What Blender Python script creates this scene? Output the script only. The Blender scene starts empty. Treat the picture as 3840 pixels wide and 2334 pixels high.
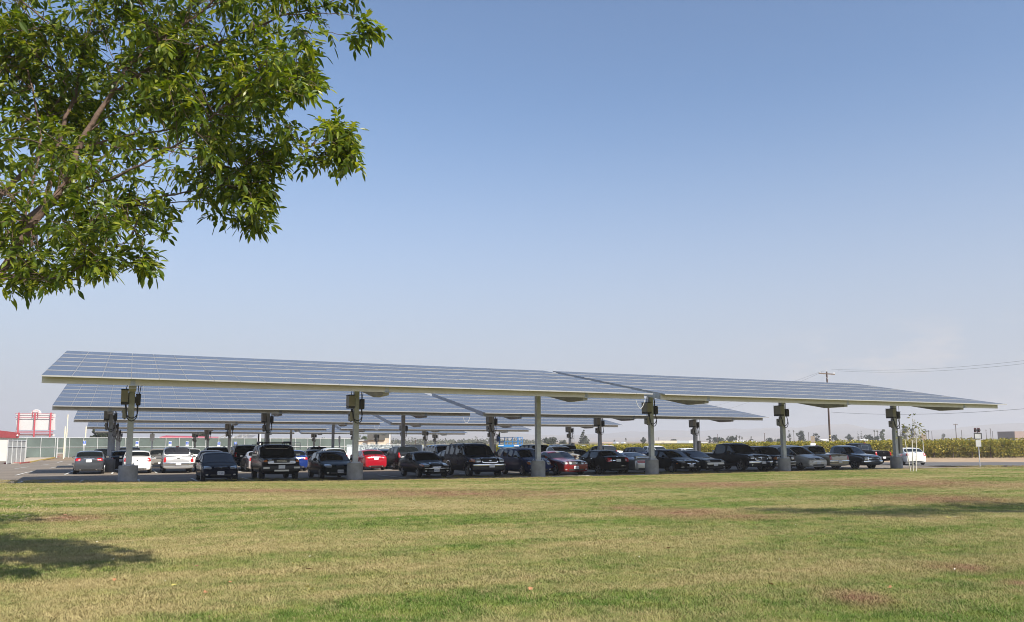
import bpy, bmesh, math, random
import numpy as np
from mathutils import Vector, Matrix, Euler, noise
from mathutils.bvhtree import BVHTree

PI = math.pi
scene = bpy.context.scene
COL = scene.collection

# ------------------------------------------------------------------ camera model (metres, X along the canopy rows, Y away, Z up)
F_PX, PITCH, ROLL, YAW, EYE, CX, CY = 3076.57, .1179, -.0046, .4456, 1.8734, 1956.44, 1290.54
FWD = Vector((math.sin(YAW)*math.cos(PITCH), math.cos(YAW)*math.cos(PITCH), math.sin(PITCH)))
_R = Vector((math.cos(YAW), -math.sin(YAW), 0)); _U = _R.cross(FWD)
RIGHT = math.cos(ROLL)*_R + math.sin(ROLL)*_U
UP = -math.sin(ROLL)*_R + math.cos(ROLL)*_U
EYEP = Vector((0, 0, EYE))

def gz(x, y):
    """height of the flat valley floor"""
    t = max(0, min(1, (x-48)/16)); t = t*t*(3-2*t)          # the lot falls away to the back, the land right of it hardly
    f = -.004*max(0, min(y, 64)-40) - .012*max(0, min(y, 125)-64)
    return max(-1.0+.55*t, -.0047*max(-60, min(x, 100)) + f*(1-.65*t))

def ray(x, y): return FWD + RIGHT*((x-CX)/F_PX) - UP*((y-CY)/F_PX)
def at_z(x, y, z):
    d = ray(x, y); return EYEP + d*((z-EYE)/d.z)
def at_g(x, y, dz=0.0):
    z = 0.0
    for _ in range(25):
        p = at_z(x, y, z+dz); z = gz(p.x, p.y)
    return p
def at_y(x, y, Y):
    d = ray(x, y); return EYEP + d*(Y/d.y)
def at_d(x, y, D): return EYEP + ray(x, y)*D          # D = depth along the optical axis
def proj(P):
    d = Vector(P) - EYEP; z = d.dot(FWD)
    return CX + F_PX*d.dot(RIGHT)/z, CY - F_PX*d.dot(UP)/z, z

# ------------------------------------------------------------------ object helpers
def link(o, parent=None):
    COL.objects.link(o)
    if parent is not None: o.parent = parent
    return o
def tag(o, label=None, cat=None, group=None, kind=None):
    if label: o['label'] = label
    if cat: o['category'] = cat
    if group: o['group'] = group
    if kind: o['kind'] = kind
    return o
def empty(name, loc, rz=0, label=None, cat=None, group=None):
    o = bpy.data.objects.new(name, None); o.empty_display_size = .3
    link(o); o.location = loc; o.rotation_euler = (0, 0, rz)
    return tag(o, label, cat, group)
def obj(name, mesh, parent=None, loc=None, rot=None):
    o = bpy.data.objects.new(name, mesh); link(o, parent)
    if loc is not None: o.location = loc
    if rot is not None: o.rotation_euler = rot
    return o

class MB:
    """collects primitive shapes into one mesh"""
    def __init__(self): self.v = []; self.f = []; self.m = []; self.uv = {}
    def add(self, vs, fs, m=0):
        b = len(self.v); self.v += [tuple(p) for p in vs]
        for f in fs: self.f.append(tuple(b+i for i in f)); self.m.append(m)
        return b
    def quad(self, a, b, c, d, m=0): self.add((a, b, c, d), ((0, 1, 2, 3),), m)
    def box(self, c, s, m=0, rz=0, rot=None, bev=0):
        cx, cy, cz = c; hx, hy, hz = s[0]/2, s[1]/2, s[2]/2
        M = Euler(rot).to_matrix() if rot else Matrix.Rotation(rz, 3, 'Z')
        if bev <= 0:
            vs = [(-hx,-hy,-hz),(hx,-hy,-hz),(hx,hy,-hz),(-hx,hy,-hz),(-hx,-hy,hz),(hx,-hy,hz),(hx,hy,hz),(-hx,hy,hz)]
            fs = [(0,3,2,1),(4,5,6,7),(0,1,5,4),(1,2,6,5),(2,3,7,6),(3,0,4,7)]
        else:
            bev = min(bev, .45*min(s)); vs = []; 
            def ringp(ix, iy): return [(-ix,-iy),(ix,-iy),(ix,iy),(-ix,iy)]
            vs = []
            for z, k in ((-hz, 1), (-hz+bev, 0), (hz-bev, 0), (hz, 1)):
                a, b = hx-(bev if k else 0), hy-(bev if k else 0)
                e = bev*.6
                for (x, y, dx, dy) in ((-1,-1,1,0),(1,-1,-1,0),(1,-1,0,1),(1,1,0,-1),(1,1,-1,0),(-1,1,1,0),(-1,1,0,-1),(-1,-1,0,1)):
                    vs.append((x*a+dx*e, y*b+dy*e, z))
            fs = [tuple(range(7, -1, -1)), tuple(range(24, 32))]
            for l in range(3):
                for i in range(8):
                    j = (i+1) % 8; fs.append((l*8+i, l*8+j, l*8+8+j, l*8+8+i))
        self.add([M @ Vector(p) + Vector(c) for p in vs], fs, m)
    def bar(self, a, b, w, h, m=0):
        """box from point a to point b"""
        a, b = Vector(a), Vector(b); d = (b-a); L = d.length; d.normalize()
        up = Vector((0,0,1)) if abs(d.z) < .95 else Vector((0,1,0))
        s = d.cross(up).normalized(); u = s.cross(d)
        vs = []
        for p in (a, b):
            for (i, j) in ((-1,-1),(1,-1),(1,1),(-1,1)): vs.append(p + s*(i*w/2) + u*(j*h/2))
        self.add(vs, [(3,2,1,0),(4,5,6,7),(0,1,5,4),(1,2,6,5),(2,3,7,6),(3,0,4,7)], m)
    def cyl(self, a, b, r0, r1=None, n=12, m=0, cap=True):
        r1 = r0 if r1 is None else r1
        a, b = Vector(a), Vector(b); d = (b-a).normalized()
        up = Vector((0,0,1)) if abs(d.z) < .95 else Vector((1,0,0))
        s = d.cross(up).normalized(); u = s.cross(d)
        vs = []
        for p, r in ((a, r0), (b, r1)):
            for i in range(n):
                t = 2*PI*i/n; vs.append(p + s*(math.cos(t)*r) + u*(math.sin(t)*r))
        fs = [(i, (i+1) % n, n+(i+1) % n, n+i) for i in range(n)]
        if cap: fs += [tuple(range(n-1, -1, -1)), tuple(range(n, 2*n))]
        self.add(vs, fs, m)
    def tube(self, pts, r, n=6, m=0):
        pts = [Vector(p) for p in pts]
        rs = r if isinstance(r, (list, tuple)) else [r]*len(pts)
        vs = []; ps = None
        for i, p in enumerate(pts):
            d = (pts[min(i+1, len(pts)-1)] - pts[max(i-1, 0)])
            d = d.normalized() if d.length > 1e-9 else Vector((0,0,1))
            if ps is None:
                up = Vector((0,0,1)) if abs(d.z) < .9 else Vector((1,0,0)); s = d.cross(up).normalized()
            else:
                s = ps - d*ps.dot(d); s = s.normalized() if s.length > 1e-6 else d.orthogonal().normalized()
            ps = s; u = d.cross(s)
            for k in range(n):
                t = 2*PI*k/n; vs.append(p + (s*math.cos(t) + u*math.sin(t))*rs[i])
        fs = []
        for i in range(len(pts)-1):
            for k in range(n):
                k2 = (k+1) % n; fs.append((i*n+k, i*n+k2, i*n+n+k2, i*n+n+k))
        fs += [tuple(range(n-1, -1, -1)), tuple(range((len(pts)-1)*n, len(pts)*n))]
        self.add(vs, fs, m)
    def prism(self, poly, axis, lo, hi, m=0):
        """polygon (2-D) extruded along axis 'x','y' or 'z'"""
        n = len(poly)
        def P(a, b, t): return {'x': (t, a, b), 'y': (a, t, b), 'z': (a, b, t)}[axis]
        vs = [P(a, b, lo) for a, b in poly] + [P(a, b, hi) for a, b in poly]
        fs = [tuple(range(n-1, -1, -1)), tuple(range(n, 2*n))] + [(i, (i+1) % n, n+(i+1) % n, n+i) for i in range(n)]
        self.add(vs, fs, m)
    def ball(self, c, r, m=0, n=10, k=7, sq=(1,1,1)):
        c = Vector(c); vs = [c+Vector((0,0,-r*sq[2]))]
        for i in range(1, k):
            ph = -PI/2 + PI*i/k
            for j in range(n):
                t = 2*PI*j/n
                vs.append(c + Vector((math.cos(ph)*math.cos(t)*r*sq[0], math.cos(ph)*math.sin(t)*r*sq[1], math.sin(ph)*r*sq[2])))
        vs.append(c+Vector((0,0,r*sq[2]))); e = len(vs)-1
        fs = [(0, 1+(j+1) % n, 1+j) for j in range(n)]
        for i in range(k-2):
            for j in range(n):
                j2 = (j+1) % n; a = 1+i*n; fs.append((a+j, a+j2, a+n+j2, a+n+j))
        a = 1+(k-2)*n; fs += [(a+j, a+(j+1) % n, e) for j in range(n)]
        self.add(vs, fs, m)
    def lathe(self, prof, c, axis='z', n=20, m=0):
        """profile of (radius, height) turned round axis"""
        vs = []
        for r, h in prof:
            for j in range(n):
                t = 2*PI*j/n; a, b = math.cos(t)*r, math.sin(t)*r
                p = {'z': (a, b, h), 'x': (h, a, b), 'y': (a, h, b)}[axis]
                vs.append((c[0]+p[0], c[1]+p[1], c[2]+p[2]))
        fs = []
        for i in range(len(prof)-1):
            for j in range(n):
                j2 = (j+1) % n; fs.append((i*n+j, i*n+j2, i*n+n+j2, i*n+n+j))
        self.add(vs, fs, m)
    def mesh(self, name, mats, smooth=None):
        me = bpy.data.meshes.new(name); me.from_pydata(self.v, [], self.f)
        for mt in (mats if isinstance(mats, (list, tuple)) else [mats]): me.materials.append(mt)
        me.polygons.foreach_set('material_index', self.m)
        if smooth:
            me.polygons.foreach_set('use_smooth', [True]*len(me.polygons)); me.set_sharp_from_angle(angle=math.radians(smooth))
        me.update(); return me
    def build(self, name, mats, parent=None, smooth=None, loc=None, rot=None):
        return obj(name, self.mesh(name, mats, smooth), parent, loc, rot)

# ------------------------------------------------------------------ materials
def nodes_of(m):
    m.use_nodes = True; nt = m.node_tree
    return nt, nt.nodes, nt.links, nt.nodes['Principled BSDF']
def N(nt, typ, **kw):
    n = nt.nodes.new(typ)
    for k, v in kw.items():
        if hasattr(n, k) and not k.startswith('in_'): setattr(n, k, v)
    return n
def pmat(name, col, rough=.5, metal=0., spec=.5, coat=0., var=.12, scale=3., bump=0., bscale=60., emit=None, coord='Object', aniso=None):
    m = bpy.data.materials.new(name); nt, ns, L, bs = nodes_of(m)
    bs.inputs['Roughness'].default_value = rough; bs.inputs['Metallic'].default_value = metal
    bs.inputs['Specular IOR Level'].default_value = spec
    if coat: bs.inputs['Coat Weight'].default_value = coat; bs.inputs['Coat Roughness'].default_value = .06
    c = (*col, 1)
    if var > 0:
        tc = ns.new('ShaderNodeTexCoord'); nz = ns.new('ShaderNodeTexNoise')
        nz.inputs['Scale'].default_value = scale; nz.inputs['Detail'].default_value = 6
        L.new(tc.outputs[coord], nz.inputs['Vector'])
        rp = ns.new('ShaderNodeValToRGB'); rp.color_ramp.elements[0].position = .3; rp.color_ramp.elements[1].position = .7
        rp.color_ramp.elements[0].color = (*[max(0, x*(1-var)) for x in col], 1)
        rp.color_ramp.elements[1].color = (*[min(1, x*(1+var)) for x in col], 1)
        L.new(nz.outputs['Fac'], rp.inputs['Fac']); L.new(rp.outputs['Color'], bs.inputs['Base Color'])
    else: bs.inputs['Base Color'].default_value = c
    if bump > 0:
        tc = ns.new('ShaderNodeTexCoord'); nz = ns.new('ShaderNodeTexNoise'); nz.inputs['Scale'].default_value = bscale
        nz.inputs['Detail'].default_value = 4
        bp = ns.new('ShaderNodeBump'); bp.inputs['Strength'].default_value = bump; bp.inputs['Distance'].default_value = .02
        L.new(tc.outputs[coord], nz.inputs['Vector']); L.new(nz.outputs['Fac'], bp.inputs['Height']); L.new(bp.outputs['Normal'], bs.inputs['Normal'])
    return m

def leaf_mat(name, cols, trans=.35, rough=.45, spec=.4):
    """foliage: each leaf its own shade, some light passes through"""
    m = bpy.data.materials.new(name); nt, ns, L, bs = nodes_of(m)
    g = ns.new('ShaderNodeNewGeometry'); rp = ns.new('ShaderNodeValToRGB')
    el = rp.color_ramp.elements
    while len(el) < len(cols): el.new(.5)
    for i, c in enumerate(cols): el[i].position = i/(len(cols)-1); el[i].color = (*c, 1)
    L.new(g.outputs['Random Per Island'], rp.inputs['Fac']); L.new(rp.outputs['Color'], bs.inputs['Base Color'])
    bs.inputs['Roughness'].default_value = rough; bs.inputs['Specular IOR Level'].default_value = spec
    tr = ns.new('ShaderNodeBsdfTranslucent'); hs = ns.new('ShaderNodeHueSaturation')
    hs.inputs['Value'].default_value = 1.6; hs.inputs['Saturation'].default_value = 1.1
    L.new(rp.outputs['Color'], hs.inputs['Color']); L.new(hs.outputs['Color'], tr.inputs['Color'])
    mx = ns.new('ShaderNodeMixShader'); mx.inputs[0].default_value = trans
    L.new(bs.outputs[0], mx.inputs[1]); L.new(tr.outputs[0], mx.inputs[2])
    L.new(mx.outputs[0], ns['Material Output'].inputs['Surface'])
    return m

M = {}
M['galv'] = pmat('galvanised_steel', (.47,.495,.53), .5, .15, var=.18, scale=4)
M['beam'] = pmat('painted_beam', (.66,.62,.52), .5, 0., var=.05)
M['girder'] = pmat('weathered_girder', (.33,.32,.30), .6, .2, var=.25, scale=2)
M['alu'] = pmat('bright_aluminium', (.36,.36,.36), .5, .1, var=0)
M['concrete'] = pmat('concrete', (.28,.28,.285), .9, var=.22, scale=2.5, bump=.3, bscale=30)
M['kerb'] = pmat('kerb_concrete', (.45,.43,.39), .9, var=.15, scale=1)
M['grey_box'] = pmat('grey_enclosure', (.30,.29,.27), .5, 0, var=.08)
M['dark_box'] = pmat('black_enclosure', (.035,.035,.035), .5, var=.1)
M['cable'] = pmat('black_cable', (.02,.02,.02), .5, var=0)
M['pale_cable'] = pmat('grey_conduit', (.45,.45,.45), .5, var=0)
M['plastic'] = pmat('black_plastic', (.018,.018,.019), .55, var=.1)
M['rubber'] = pmat('tyre_rubber', (.022,.022,.022), .85, var=.15)
M['rim'] = pmat('alloy_rim', (.45,.46,.47), .3, .8, var=.05)
M['chrome'] = pmat('chrome', (.72,.73,.74), .12, .95, var=0)
M['lens'] = pmat('headlight_lens', (.50,.51,.52), .1, .35, coat=.8, var=.25, scale=9)
M['amber'] = pmat('amber_lens', (.55,.16,.015), .2, coat=.5, var=.1)
M['red_lens'] = pmat('red_lens', (.42,.012,.015), .18, coat=.6, var=.15, scale=8)
M['plate'] = pmat('plate_white', (.72,.73,.76), .5, var=.04)
M['ink'] = pmat('dark_ink', (.03,.035,.10), .6, var=0)
M['glass'] = pmat('dark_car_glass', (.010,.013,.015), .03, 0, .5, var=0)
M['white'] = pmat('white_paint', (.80,.80,.78), .45, var=.05)
M['wood'] = pmat('pole_wood', (.065,.036,.026), .9, var=.3, scale=6)
M['line'] = pmat('white_marking', (.66,.66,.63), .8, var=.2, scale=5)
# ------------------------------------------------------------------ camera, sun, sky
cam = bpy.data.objects.new('camera', bpy.data.cameras.new('camera')); link(cam)
mw = Matrix(((RIGHT.x, UP.x, -FWD.x, 0), (RIGHT.y, UP.y, -FWD.y, 0), (RIGHT.z, UP.z, -FWD.z, EYE), (0, 0, 0, 1)))
cam.matrix_world = mw
cam.data.sensor_width = 36; cam.data.lens = 36*F_PX/3840
cam.data.shift_x = -(CX-1920)/3840; cam.data.shift_y = (CY-1167)/3840
cam.data.clip_start = .1; cam.data.clip_end = 40000
scene.camera = cam

SUN_EL = math.radians(40)
SUN_H = Vector((-.29, .957, 0)).normalized()            # horizontal travel of the light
sdir = SUN_H*math.cos(SUN_EL) + Vector((0, 0, -math.sin(SUN_EL)))
sun = bpy.data.objects.new('sun', bpy.data.lights.new('sun', 'SUN')); link(sun)
sun.data.energy = 5.0; sun.data.angle = math.radians(.53); sun.data.color = (1, .93, .82)
sun.rotation_euler = sdir.to_track_quat('-Z', 'Y').to_euler()
sun.location = (0, -30, 60)

w = bpy.data.worlds.new('World'); scene.world = w; w.use_nodes = True
nt = w.node_tree; bg = nt.nodes['Background']
sky = nt.nodes.new('ShaderNodeTexSky'); sky.sky_type = 'NISHITA'; sky.sun_disc = False
sky.sun_elevation = SUN_EL; sky.sun_rotation = math.atan2(-SUN_H.x, -SUN_H.y)
sky.altitude = 100; sky.air_density = 1.0; sky.dust_density = 1.0; sky.ozone_density = 3.5
bg.inputs['Strength'].default_value = .113
# valley smog and thin low cloud: the sky turns pale and grey towards the horizon
tc = nt.nodes.new('ShaderNodeTexCoord'); sz = nt.nodes.new('ShaderNodeSeparateXYZ'); nt.links.new(tc.outputs['Generated'], sz.inputs[0])
mr = nt.nodes.new('ShaderNodeMapRange'); mr.interpolation_type = 'SMOOTHSTEP'; mr.inputs[1].default_value = .42; mr.inputs[2].default_value = 0; mr.inputs[3].default_value = 0; mr.inputs[4].default_value = .92
nt.links.new(sz.outputs['Z'], mr.inputs[0])
mxs = nt.nodes.new('ShaderNodeMix'); mxs.data_type = 'RGBA'; nt.links.new(mr.outputs[0], mxs.inputs[0]); nt.links.new(sky.outputs[0], mxs.inputs[6]); mxs.inputs[7].default_value = (3.05,3.18,3.68,1)
mp = nt.nodes.new('ShaderNodeMapping'); mp.inputs['Scale'].default_value = (9, 9, 30); nt.links.new(tc.outputs['Generated'], mp.inputs[0])
nz = nt.nodes.new('ShaderNodeTexNoise'); nz.inputs['Scale'].default_value = 1; nz.inputs['Detail'].default_value = 7; nz.inputs['Roughness'].default_value = .6; nt.links.new(mp.outputs[0], nz.inputs['Vector'])
cr = nt.nodes.new('ShaderNodeMapRange'); cr.inputs[1].default_value = .50; cr.inputs[2].default_value = .68; nt.links.new(nz.outputs['Fac'], cr.inputs[0])
be = nt.nodes.new('ShaderNodeMapRange'); be.interpolation_type = 'SMOOTHSTEP'; be.inputs[1].default_value = .15; be.inputs[2].default_value = .09; nt.links.new(sz.outputs['Z'], be.inputs[0])
ea = nt.nodes.new('ShaderNodeMapRange'); ea.interpolation_type = 'SMOOTHSTEP'; ea.inputs[1].default_value = .58; ea.inputs[2].default_value = .76; nt.links.new(sz.outputs['X'], ea.inputs[0])
m1 = nt.nodes.new('ShaderNodeMath'); m1.operation = 'MULTIPLY'; nt.links.new(cr.outputs[0], m1.inputs[0]); nt.links.new(be.outputs[0], m1.inputs[1])
m2 = nt.nodes.new('ShaderNodeMath'); m2.operation = 'MULTIPLY'; nt.links.new(m1.outputs[0], m2.inputs[0]); nt.links.new(ea.outputs[0], m2.inputs[1])
m3 = nt.nodes.new('ShaderNodeMath'); m3.operation = 'MULTIPLY'; m3.inputs[1].default_value = .5; nt.links.new(m2.outputs[0], m3.inputs[0])
mxc = nt.nodes.new('ShaderNodeMix'); mxc.data_type = 'RGBA'; nt.links.new(m3.outputs[0], mxc.inputs[0]); nt.links.new(mxs.outputs[2], mxc.inputs[6]); mxc.inputs[7].default_value = (4.6,4.3,4.2,1)
nt.links.new(mxc.outputs[2], bg.inputs[0])

scene.view_settings.view_transform = 'Standard'; scene.view_settings.look = 'None'
scene.view_settings.exposure = .62; scene.view_settings.gamma = 1
try:
    scene.cycles.use_denoising = True; scene.cycles.filter_width = 1.0; scene.cycles.denoiser = 'OPENIMAGEDENOISE'
    scene.cycles.max_bounces = 8; scene.cycles.diffuse_bounces = 2; scene.cycles.glossy_bounces = 3
    scene.cycles.transmission_bounces = 4; scene.cycles.volume_bounces = 0; scene.cycles.caustics_reflective = False
    scene.cycles.caustics_refractive = False
except Exception: pass

# ------------------------------------------------------------------ lawn colour, shared by the ground and the blades
def ellipse_from_px(x0, x1, y0, y1):
    l, r_ = at_g((x0), (y0+y1)/2), at_g(x1, (y0+y1)/2); t, b = at_g((x0+x1)/2, y0), at_g((x0+x1)/2, y1)
    return (l+r_)/2, (r_-l).length/2, (t-b).length/2
DEAD = [ellipse_from_px(*e) for e in ((2330,2800,1905,1955),(2250,2480,1898,1925),(2600,2960,1935,1962),(1080,2260,1836,1872),(2300,3060,1806,1832),
        (2900,3840,1803,1836),(3280,3840,1862,1902),(560,1500,1842,1860),(3080,3340,2225,2300),(3450,3760,2120,2160),(100,420,1945,1975),(3760,3900,2190,2215))]
def lawn_colour(nt, blades=False):
    ns, L = nt.nodes, nt.links
    g = ns.new('ShaderNodeNewGeometry'); pos = g.outputs['Position']
    def noise_(scale, det=4, stretch=None, rough=.55):
        mp = ns.new('ShaderNodeMapping'); L.new(pos, mp.inputs['Vector'])
        mp.inputs['Rotation'].default_value = (0, 0, YAW)
        if stretch: mp.inputs['Scale'].default_value = stretch
        n = ns.new('ShaderNodeTexNoise'); n.inputs['Scale'].default_value = scale; n.inputs['Detail'].default_value = det
        n.inputs['Roughness'].default_value = rough
        L.new(mp.outputs[0], n.inputs['Vector']); return n.outputs['Fac']
    def ramp(fac, pts):
        r = ns.new('ShaderNodeValToRGB'); el = r.color_ramp.elements
        while len(el) < len(pts): el.new(.5)
        for i, (p, c) in enumerate(pts): el[i].position = p; el[i].color = (*c, 1) if len(c) == 3 else c
        L.new(fac, r.inputs['Fac']); return r.outputs['Color']
    def mix(a, b, f):
        m = ns.new('ShaderNodeMix'); m.data_type = 'RGBA'
        for s, v in ((m.inputs[0], f), (m.inputs[6], a), (m.inputs[7], b)):
            if hasattr(v, 'is_linked') or hasattr(v, 'links'): L.new(v, s)
            else: s.default_value = v
        return m.outputs[2]
    k = 1.0
    green = ramp(noise_(1.7, 6), [(.3, (.068*k,.124*k,.020*k)), (.5, (.128*k,.182*k,.036*k)), (.72, (.225*k,.240*k,.062*k))])
    straw = ramp(noise_(7, 5), [(.3, (.24,.20,.085)), (.7, (.42,.345,.175))])
    big = ramp(noise_(.16, 5, (1, 1.5, 1), .6), [(.40, (0,0,0)), (.60, (1,1,1))])
    fine = ramp(noise_(2.2, 7, (1, 1.25, 1), .68), [(.42, (0,0,0)), (.66, (1,1,1))])
    mm = ns.new('ShaderNodeMath'); mm.operation = 'MULTIPLY_ADD'; L.new(big, mm.inputs[0]); mm.inputs[1].default_value = .62
    m2 = ns.new('ShaderNodeMath'); m2.operation = 'MULTIPLY'; L.new(fine, m2.inputs[0]); m2.inputs[1].default_value = .5
    L.new(m2.outputs[0], mm.inputs[2]); mm.use_clamp = True
    # faint diagonal bands left by the mower
    md_ = ns.new('ShaderNodeVectorRotate'); md_.rotation_type = 'Z_AXIS'; md_.inputs['Angle'].default_value = YAW-.42; L.new(pos, md_.inputs['Vector'])
    ms = ns.new('ShaderNodeVectorMath'); ms.operation = 'MULTIPLY'; ms.inputs[1].default_value = (.07, .62, 0); L.new(md_.outputs[0], ms.inputs[0])
    mn = ns.new('ShaderNodeTexNoise'); mn.inputs['Scale'].default_value = 1; mn.inputs['Detail'].default_value = 4; L.new(ms.outputs[0], mn.inputs['Vector'])
    band_ = ramp(mn.outputs['Fac'], [(.42, (0,0,0)), (.60, (1,1,1))])
    sb_ = ns.new('ShaderNodeMath'); sb_.operation = 'MULTIPLY_ADD'; L.new(band_, sb_.inputs[0]); sb_.inputs[1].default_value = .62; L.new(mm.outputs[0], sb_.inputs[2])
    s3 = ns.new('ShaderNodeMath'); s3.operation = 'SUBTRACT'; s3.use_clamp = True; L.new(sb_.outputs[0], s3.inputs[0]); s3.inputs[1].default_value = .33
    c = mix(green, straw, s3.outputs[0])
    # worn, dead patches: each an ellipse on the ground broken up by noise
    acc = None
    for (ctr, a, b) in DEAD:
        mp = ns.new('ShaderNodeVectorMath'); mp.operation = 'SUBTRACT'; L.new(pos, mp.inputs[0]); mp.inputs[1].default_value = (ctr.x, ctr.y, 0)
        ro = ns.new('ShaderNodeVectorRotate'); ro.rotation_type = 'Z_AXIS'; ro.inputs['Angle'].default_value = YAW; L.new(mp.outputs[0], ro.inputs['Vector'])
        sc = ns.new('ShaderNodeVectorMath'); sc.operation = 'MULTIPLY'; L.new(ro.outputs[0], sc.inputs[0]); sc.inputs[1].default_value = (1/max(a,.2), 1/max(b,.2), 0)
        ln = ns.new('ShaderNodeVectorMath'); ln.operation = 'LENGTH'; L.new(sc.outputs[0], ln.inputs[0])
        mr = ns.new('ShaderNodeMapRange'); mr.inputs[1].default_value = 1.35; mr.inputs[2].default_value = .1; L.new(ln.outputs['Value'], mr.inputs[0])
        if acc is None: acc = mr.outputs[0]
        else:
            mx = ns.new('ShaderNodeMath'); mx.operation = 'MAXIMUM'; L.new(acc, mx.inputs[0]); L.new(mr.outputs[0], mx.inputs[1]); acc = mx.outputs[0]
    br = ns.new('ShaderNodeMath'); br.operation = 'MULTIPLY_ADD'; L.new(noise_(1.3, 7, (1, 1.2, 1), .7), br.inputs[0]); br.inputs[1].default_value = 2.8; br.inputs[2].default_value = -.45
    pm = ns.new('ShaderNodeMath'); pm.operation = 'MULTIPLY'; pm.use_clamp = True; L.new(acc, pm.inputs[0]); L.new(br.outputs[0], pm.inputs[1])
    brown = ramp(noise_(9, 5), [(.3, (.17,.095,.055)), (.7, (.34,.21,.13))])
    c = mix(c, brown, pm.outputs[0])
    # dry strip along the kerb, faint diagonal mowing lines
    sx = ns.new('ShaderNodeSeparateXYZ'); L.new(pos, sx.inputs[0])
    mr = ns.new('ShaderNodeMapRange'); mr.inputs[1].default_value = 37.5; mr.inputs[2].default_value = 41; L.new(sx.outputs['Y'], mr.inputs[0])
    e2 = ns.new('ShaderNodeMath'); e2.operation = 'MULTIPLY'; L.new(mr.outputs[0], e2.inputs[0]); L.new(ramp(noise_(.35, 4, (1, 2.5, 1)), [(.4, (0,0,0)), (.6, (.8,.8,.8))]), e2.inputs[1])
    c = mix(c, (.30,.225,.10,1), e2.outputs[0])
    return c, noise_

m = bpy.data.materials.new('lawn_ground'); nt, ns, L, bs = nodes_of(m)
c, nz = lawn_colour(nt); L.new(c, bs.inputs['Base Color']); bs.inputs['Roughness'].default_value = 1; bs.inputs['Specular IOR Level'].default_value = .1
bp = ns.new('ShaderNodeBump'); bp.inputs['Strength'].default_value = .9; bp.inputs['Distance'].default_value = .05
L.new(nz(22, 6), bp.inputs['Height']); L.new(bp.outputs[0], bs.inputs['Normal']); M['lawn'] = m
m = bpy.data.materials.new('grass_blades'); nt, ns, L, bs = nodes_of(m)
c, nz = lawn_colour(nt, True)
oi = ns.new('ShaderNodeObjectInfo'); g2 = ns.new('ShaderNodeNewGeometry')
hs = ns.new('ShaderNodeHueSaturation'); mr = ns.new('ShaderNodeMapRange'); mr.inputs[3].default_value = .75; mr.inputs[4].default_value = 1.55
L.new(g2.outputs['Random Per Island'], mr.inputs[0]); L.new(mr.outputs[0], hs.inputs['Value']); L.new(c, hs.inputs['Color'])
st = ns.new('ShaderNodeMix'); st.data_type = 'RGBA'; cr = ns.new('ShaderNodeMath'); cr.operation = 'GREATER_THAN'; cr.inputs[1].default_value = .80
L.new(oi.outputs['Random'], cr.inputs[0]); cm = ns.new('ShaderNodeMath'); cm.operation = 'MULTIPLY'; cm.inputs[1].default_value = .7; L.new(cr.outputs[0], cm.inputs[0])
L.new(cm.outputs[0], st.inputs[0]); L.new(hs.outputs[0], st.inputs[6]); st.inputs[7].default_value = (.42,.35,.17,1)
L.new(st.outputs[2], bs.inputs['Base Color']); bs.inputs['Roughness'].default_value = .6; bs.inputs['Specular IOR Level'].default_value = .25
tr = ns.new('ShaderNodeBsdfTranslucent'); L.new(st.outputs[2], tr.inputs[0]); mx = ns.new('ShaderNodeMixShader'); mx.inputs[0].default_value = .3
L.new(bs.outputs[0], mx.inputs[1]); L.new(tr.outputs[0], mx.inputs[2]); L.new(mx.outputs[0], ns['Material Output'].inputs['Surface']); M['blade'] = m

# ------------------------------------------------------------------ ground sheets
def sheet(name, outline_fn, xs, ys, zfn, mat, kind='structure'):
    vs = []; fs = []; idx = {}
    for j, y in enumerate(ys):
        for i, x in enumerate(xs):
            px, py = outline_fn(x, y); idx[i, j] = len(vs); vs.append((px, py, zfn(px, py)))
    for j in range(len(ys)-1):
        for i in range(len(xs)-1): fs.append((idx[i,j], idx[i+1,j], idx[i+1,j+1], idx[i,j+1]))
    me = bpy.data.meshes.new(name); me.from_pydata(vs, [], fs); me.materials.append(mat)
    me.polygons.foreach_set('use_smooth', [True]*len(fs)); me.update()
    o = obj(name, me); o['kind'] = kind; return o
def lin(a, b, n): return [a+(b-a)*i/n for i in range(n+1)]

soil = pmat('field_soil', (.26,.195,.13), 1, var=.25, scale=.4, spec=.1, bump=.4, bscale=4)
xs = [-9000,-5000,-2500,-1200,-600,-300]+lin(-200, 400, 60)+[600,1200,2500,5000,9000]
ys = [-3000,-800,-200]+lin(-100, 400, 50)+[600,1200,2500,5000,9000]
sheet('ground', lambda x, y: (x, y), xs, ys, lambda x, y: gz(x, y)-.11, soil)

asph = bpy.data.materials.new('asphalt'); nt, ns, L, bs = nodes_of(asph)
def tn(scale, det=6, st=None):
    g = ns.new('ShaderNodeNewGeometry'); mp = ns.new('ShaderNodeMapping'); L.new(g.outputs['Position'], mp.inputs[0])
    if st: mp.inputs['Scale'].default_value = st
    n = ns.new('ShaderNodeTexNoise'); n.inputs['Scale'].default_value = scale; n.inputs['Detail'].default_value = det; L.new(mp.outputs[0], n.inputs['Vector']); return n.outputs['Fac']
r1 = ns.new('ShaderNodeValToRGB'); r1.color_ramp.elements[0].position = .3; r1.color_ramp.elements[1].position = .7
r1.color_ramp.elements[0].color = (.185,.155,.125,1); r1.color_ramp.elements[1].color = (.265,.225,.180,1); L.new(tn(.35), r1.inputs[0])
mxx = ns.new('ShaderNodeMix'); mxx.data_type = 'RGBA'; mxx.blend_type = 'MULTIPLY'; mxx.inputs[0].default_value = .6
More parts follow.
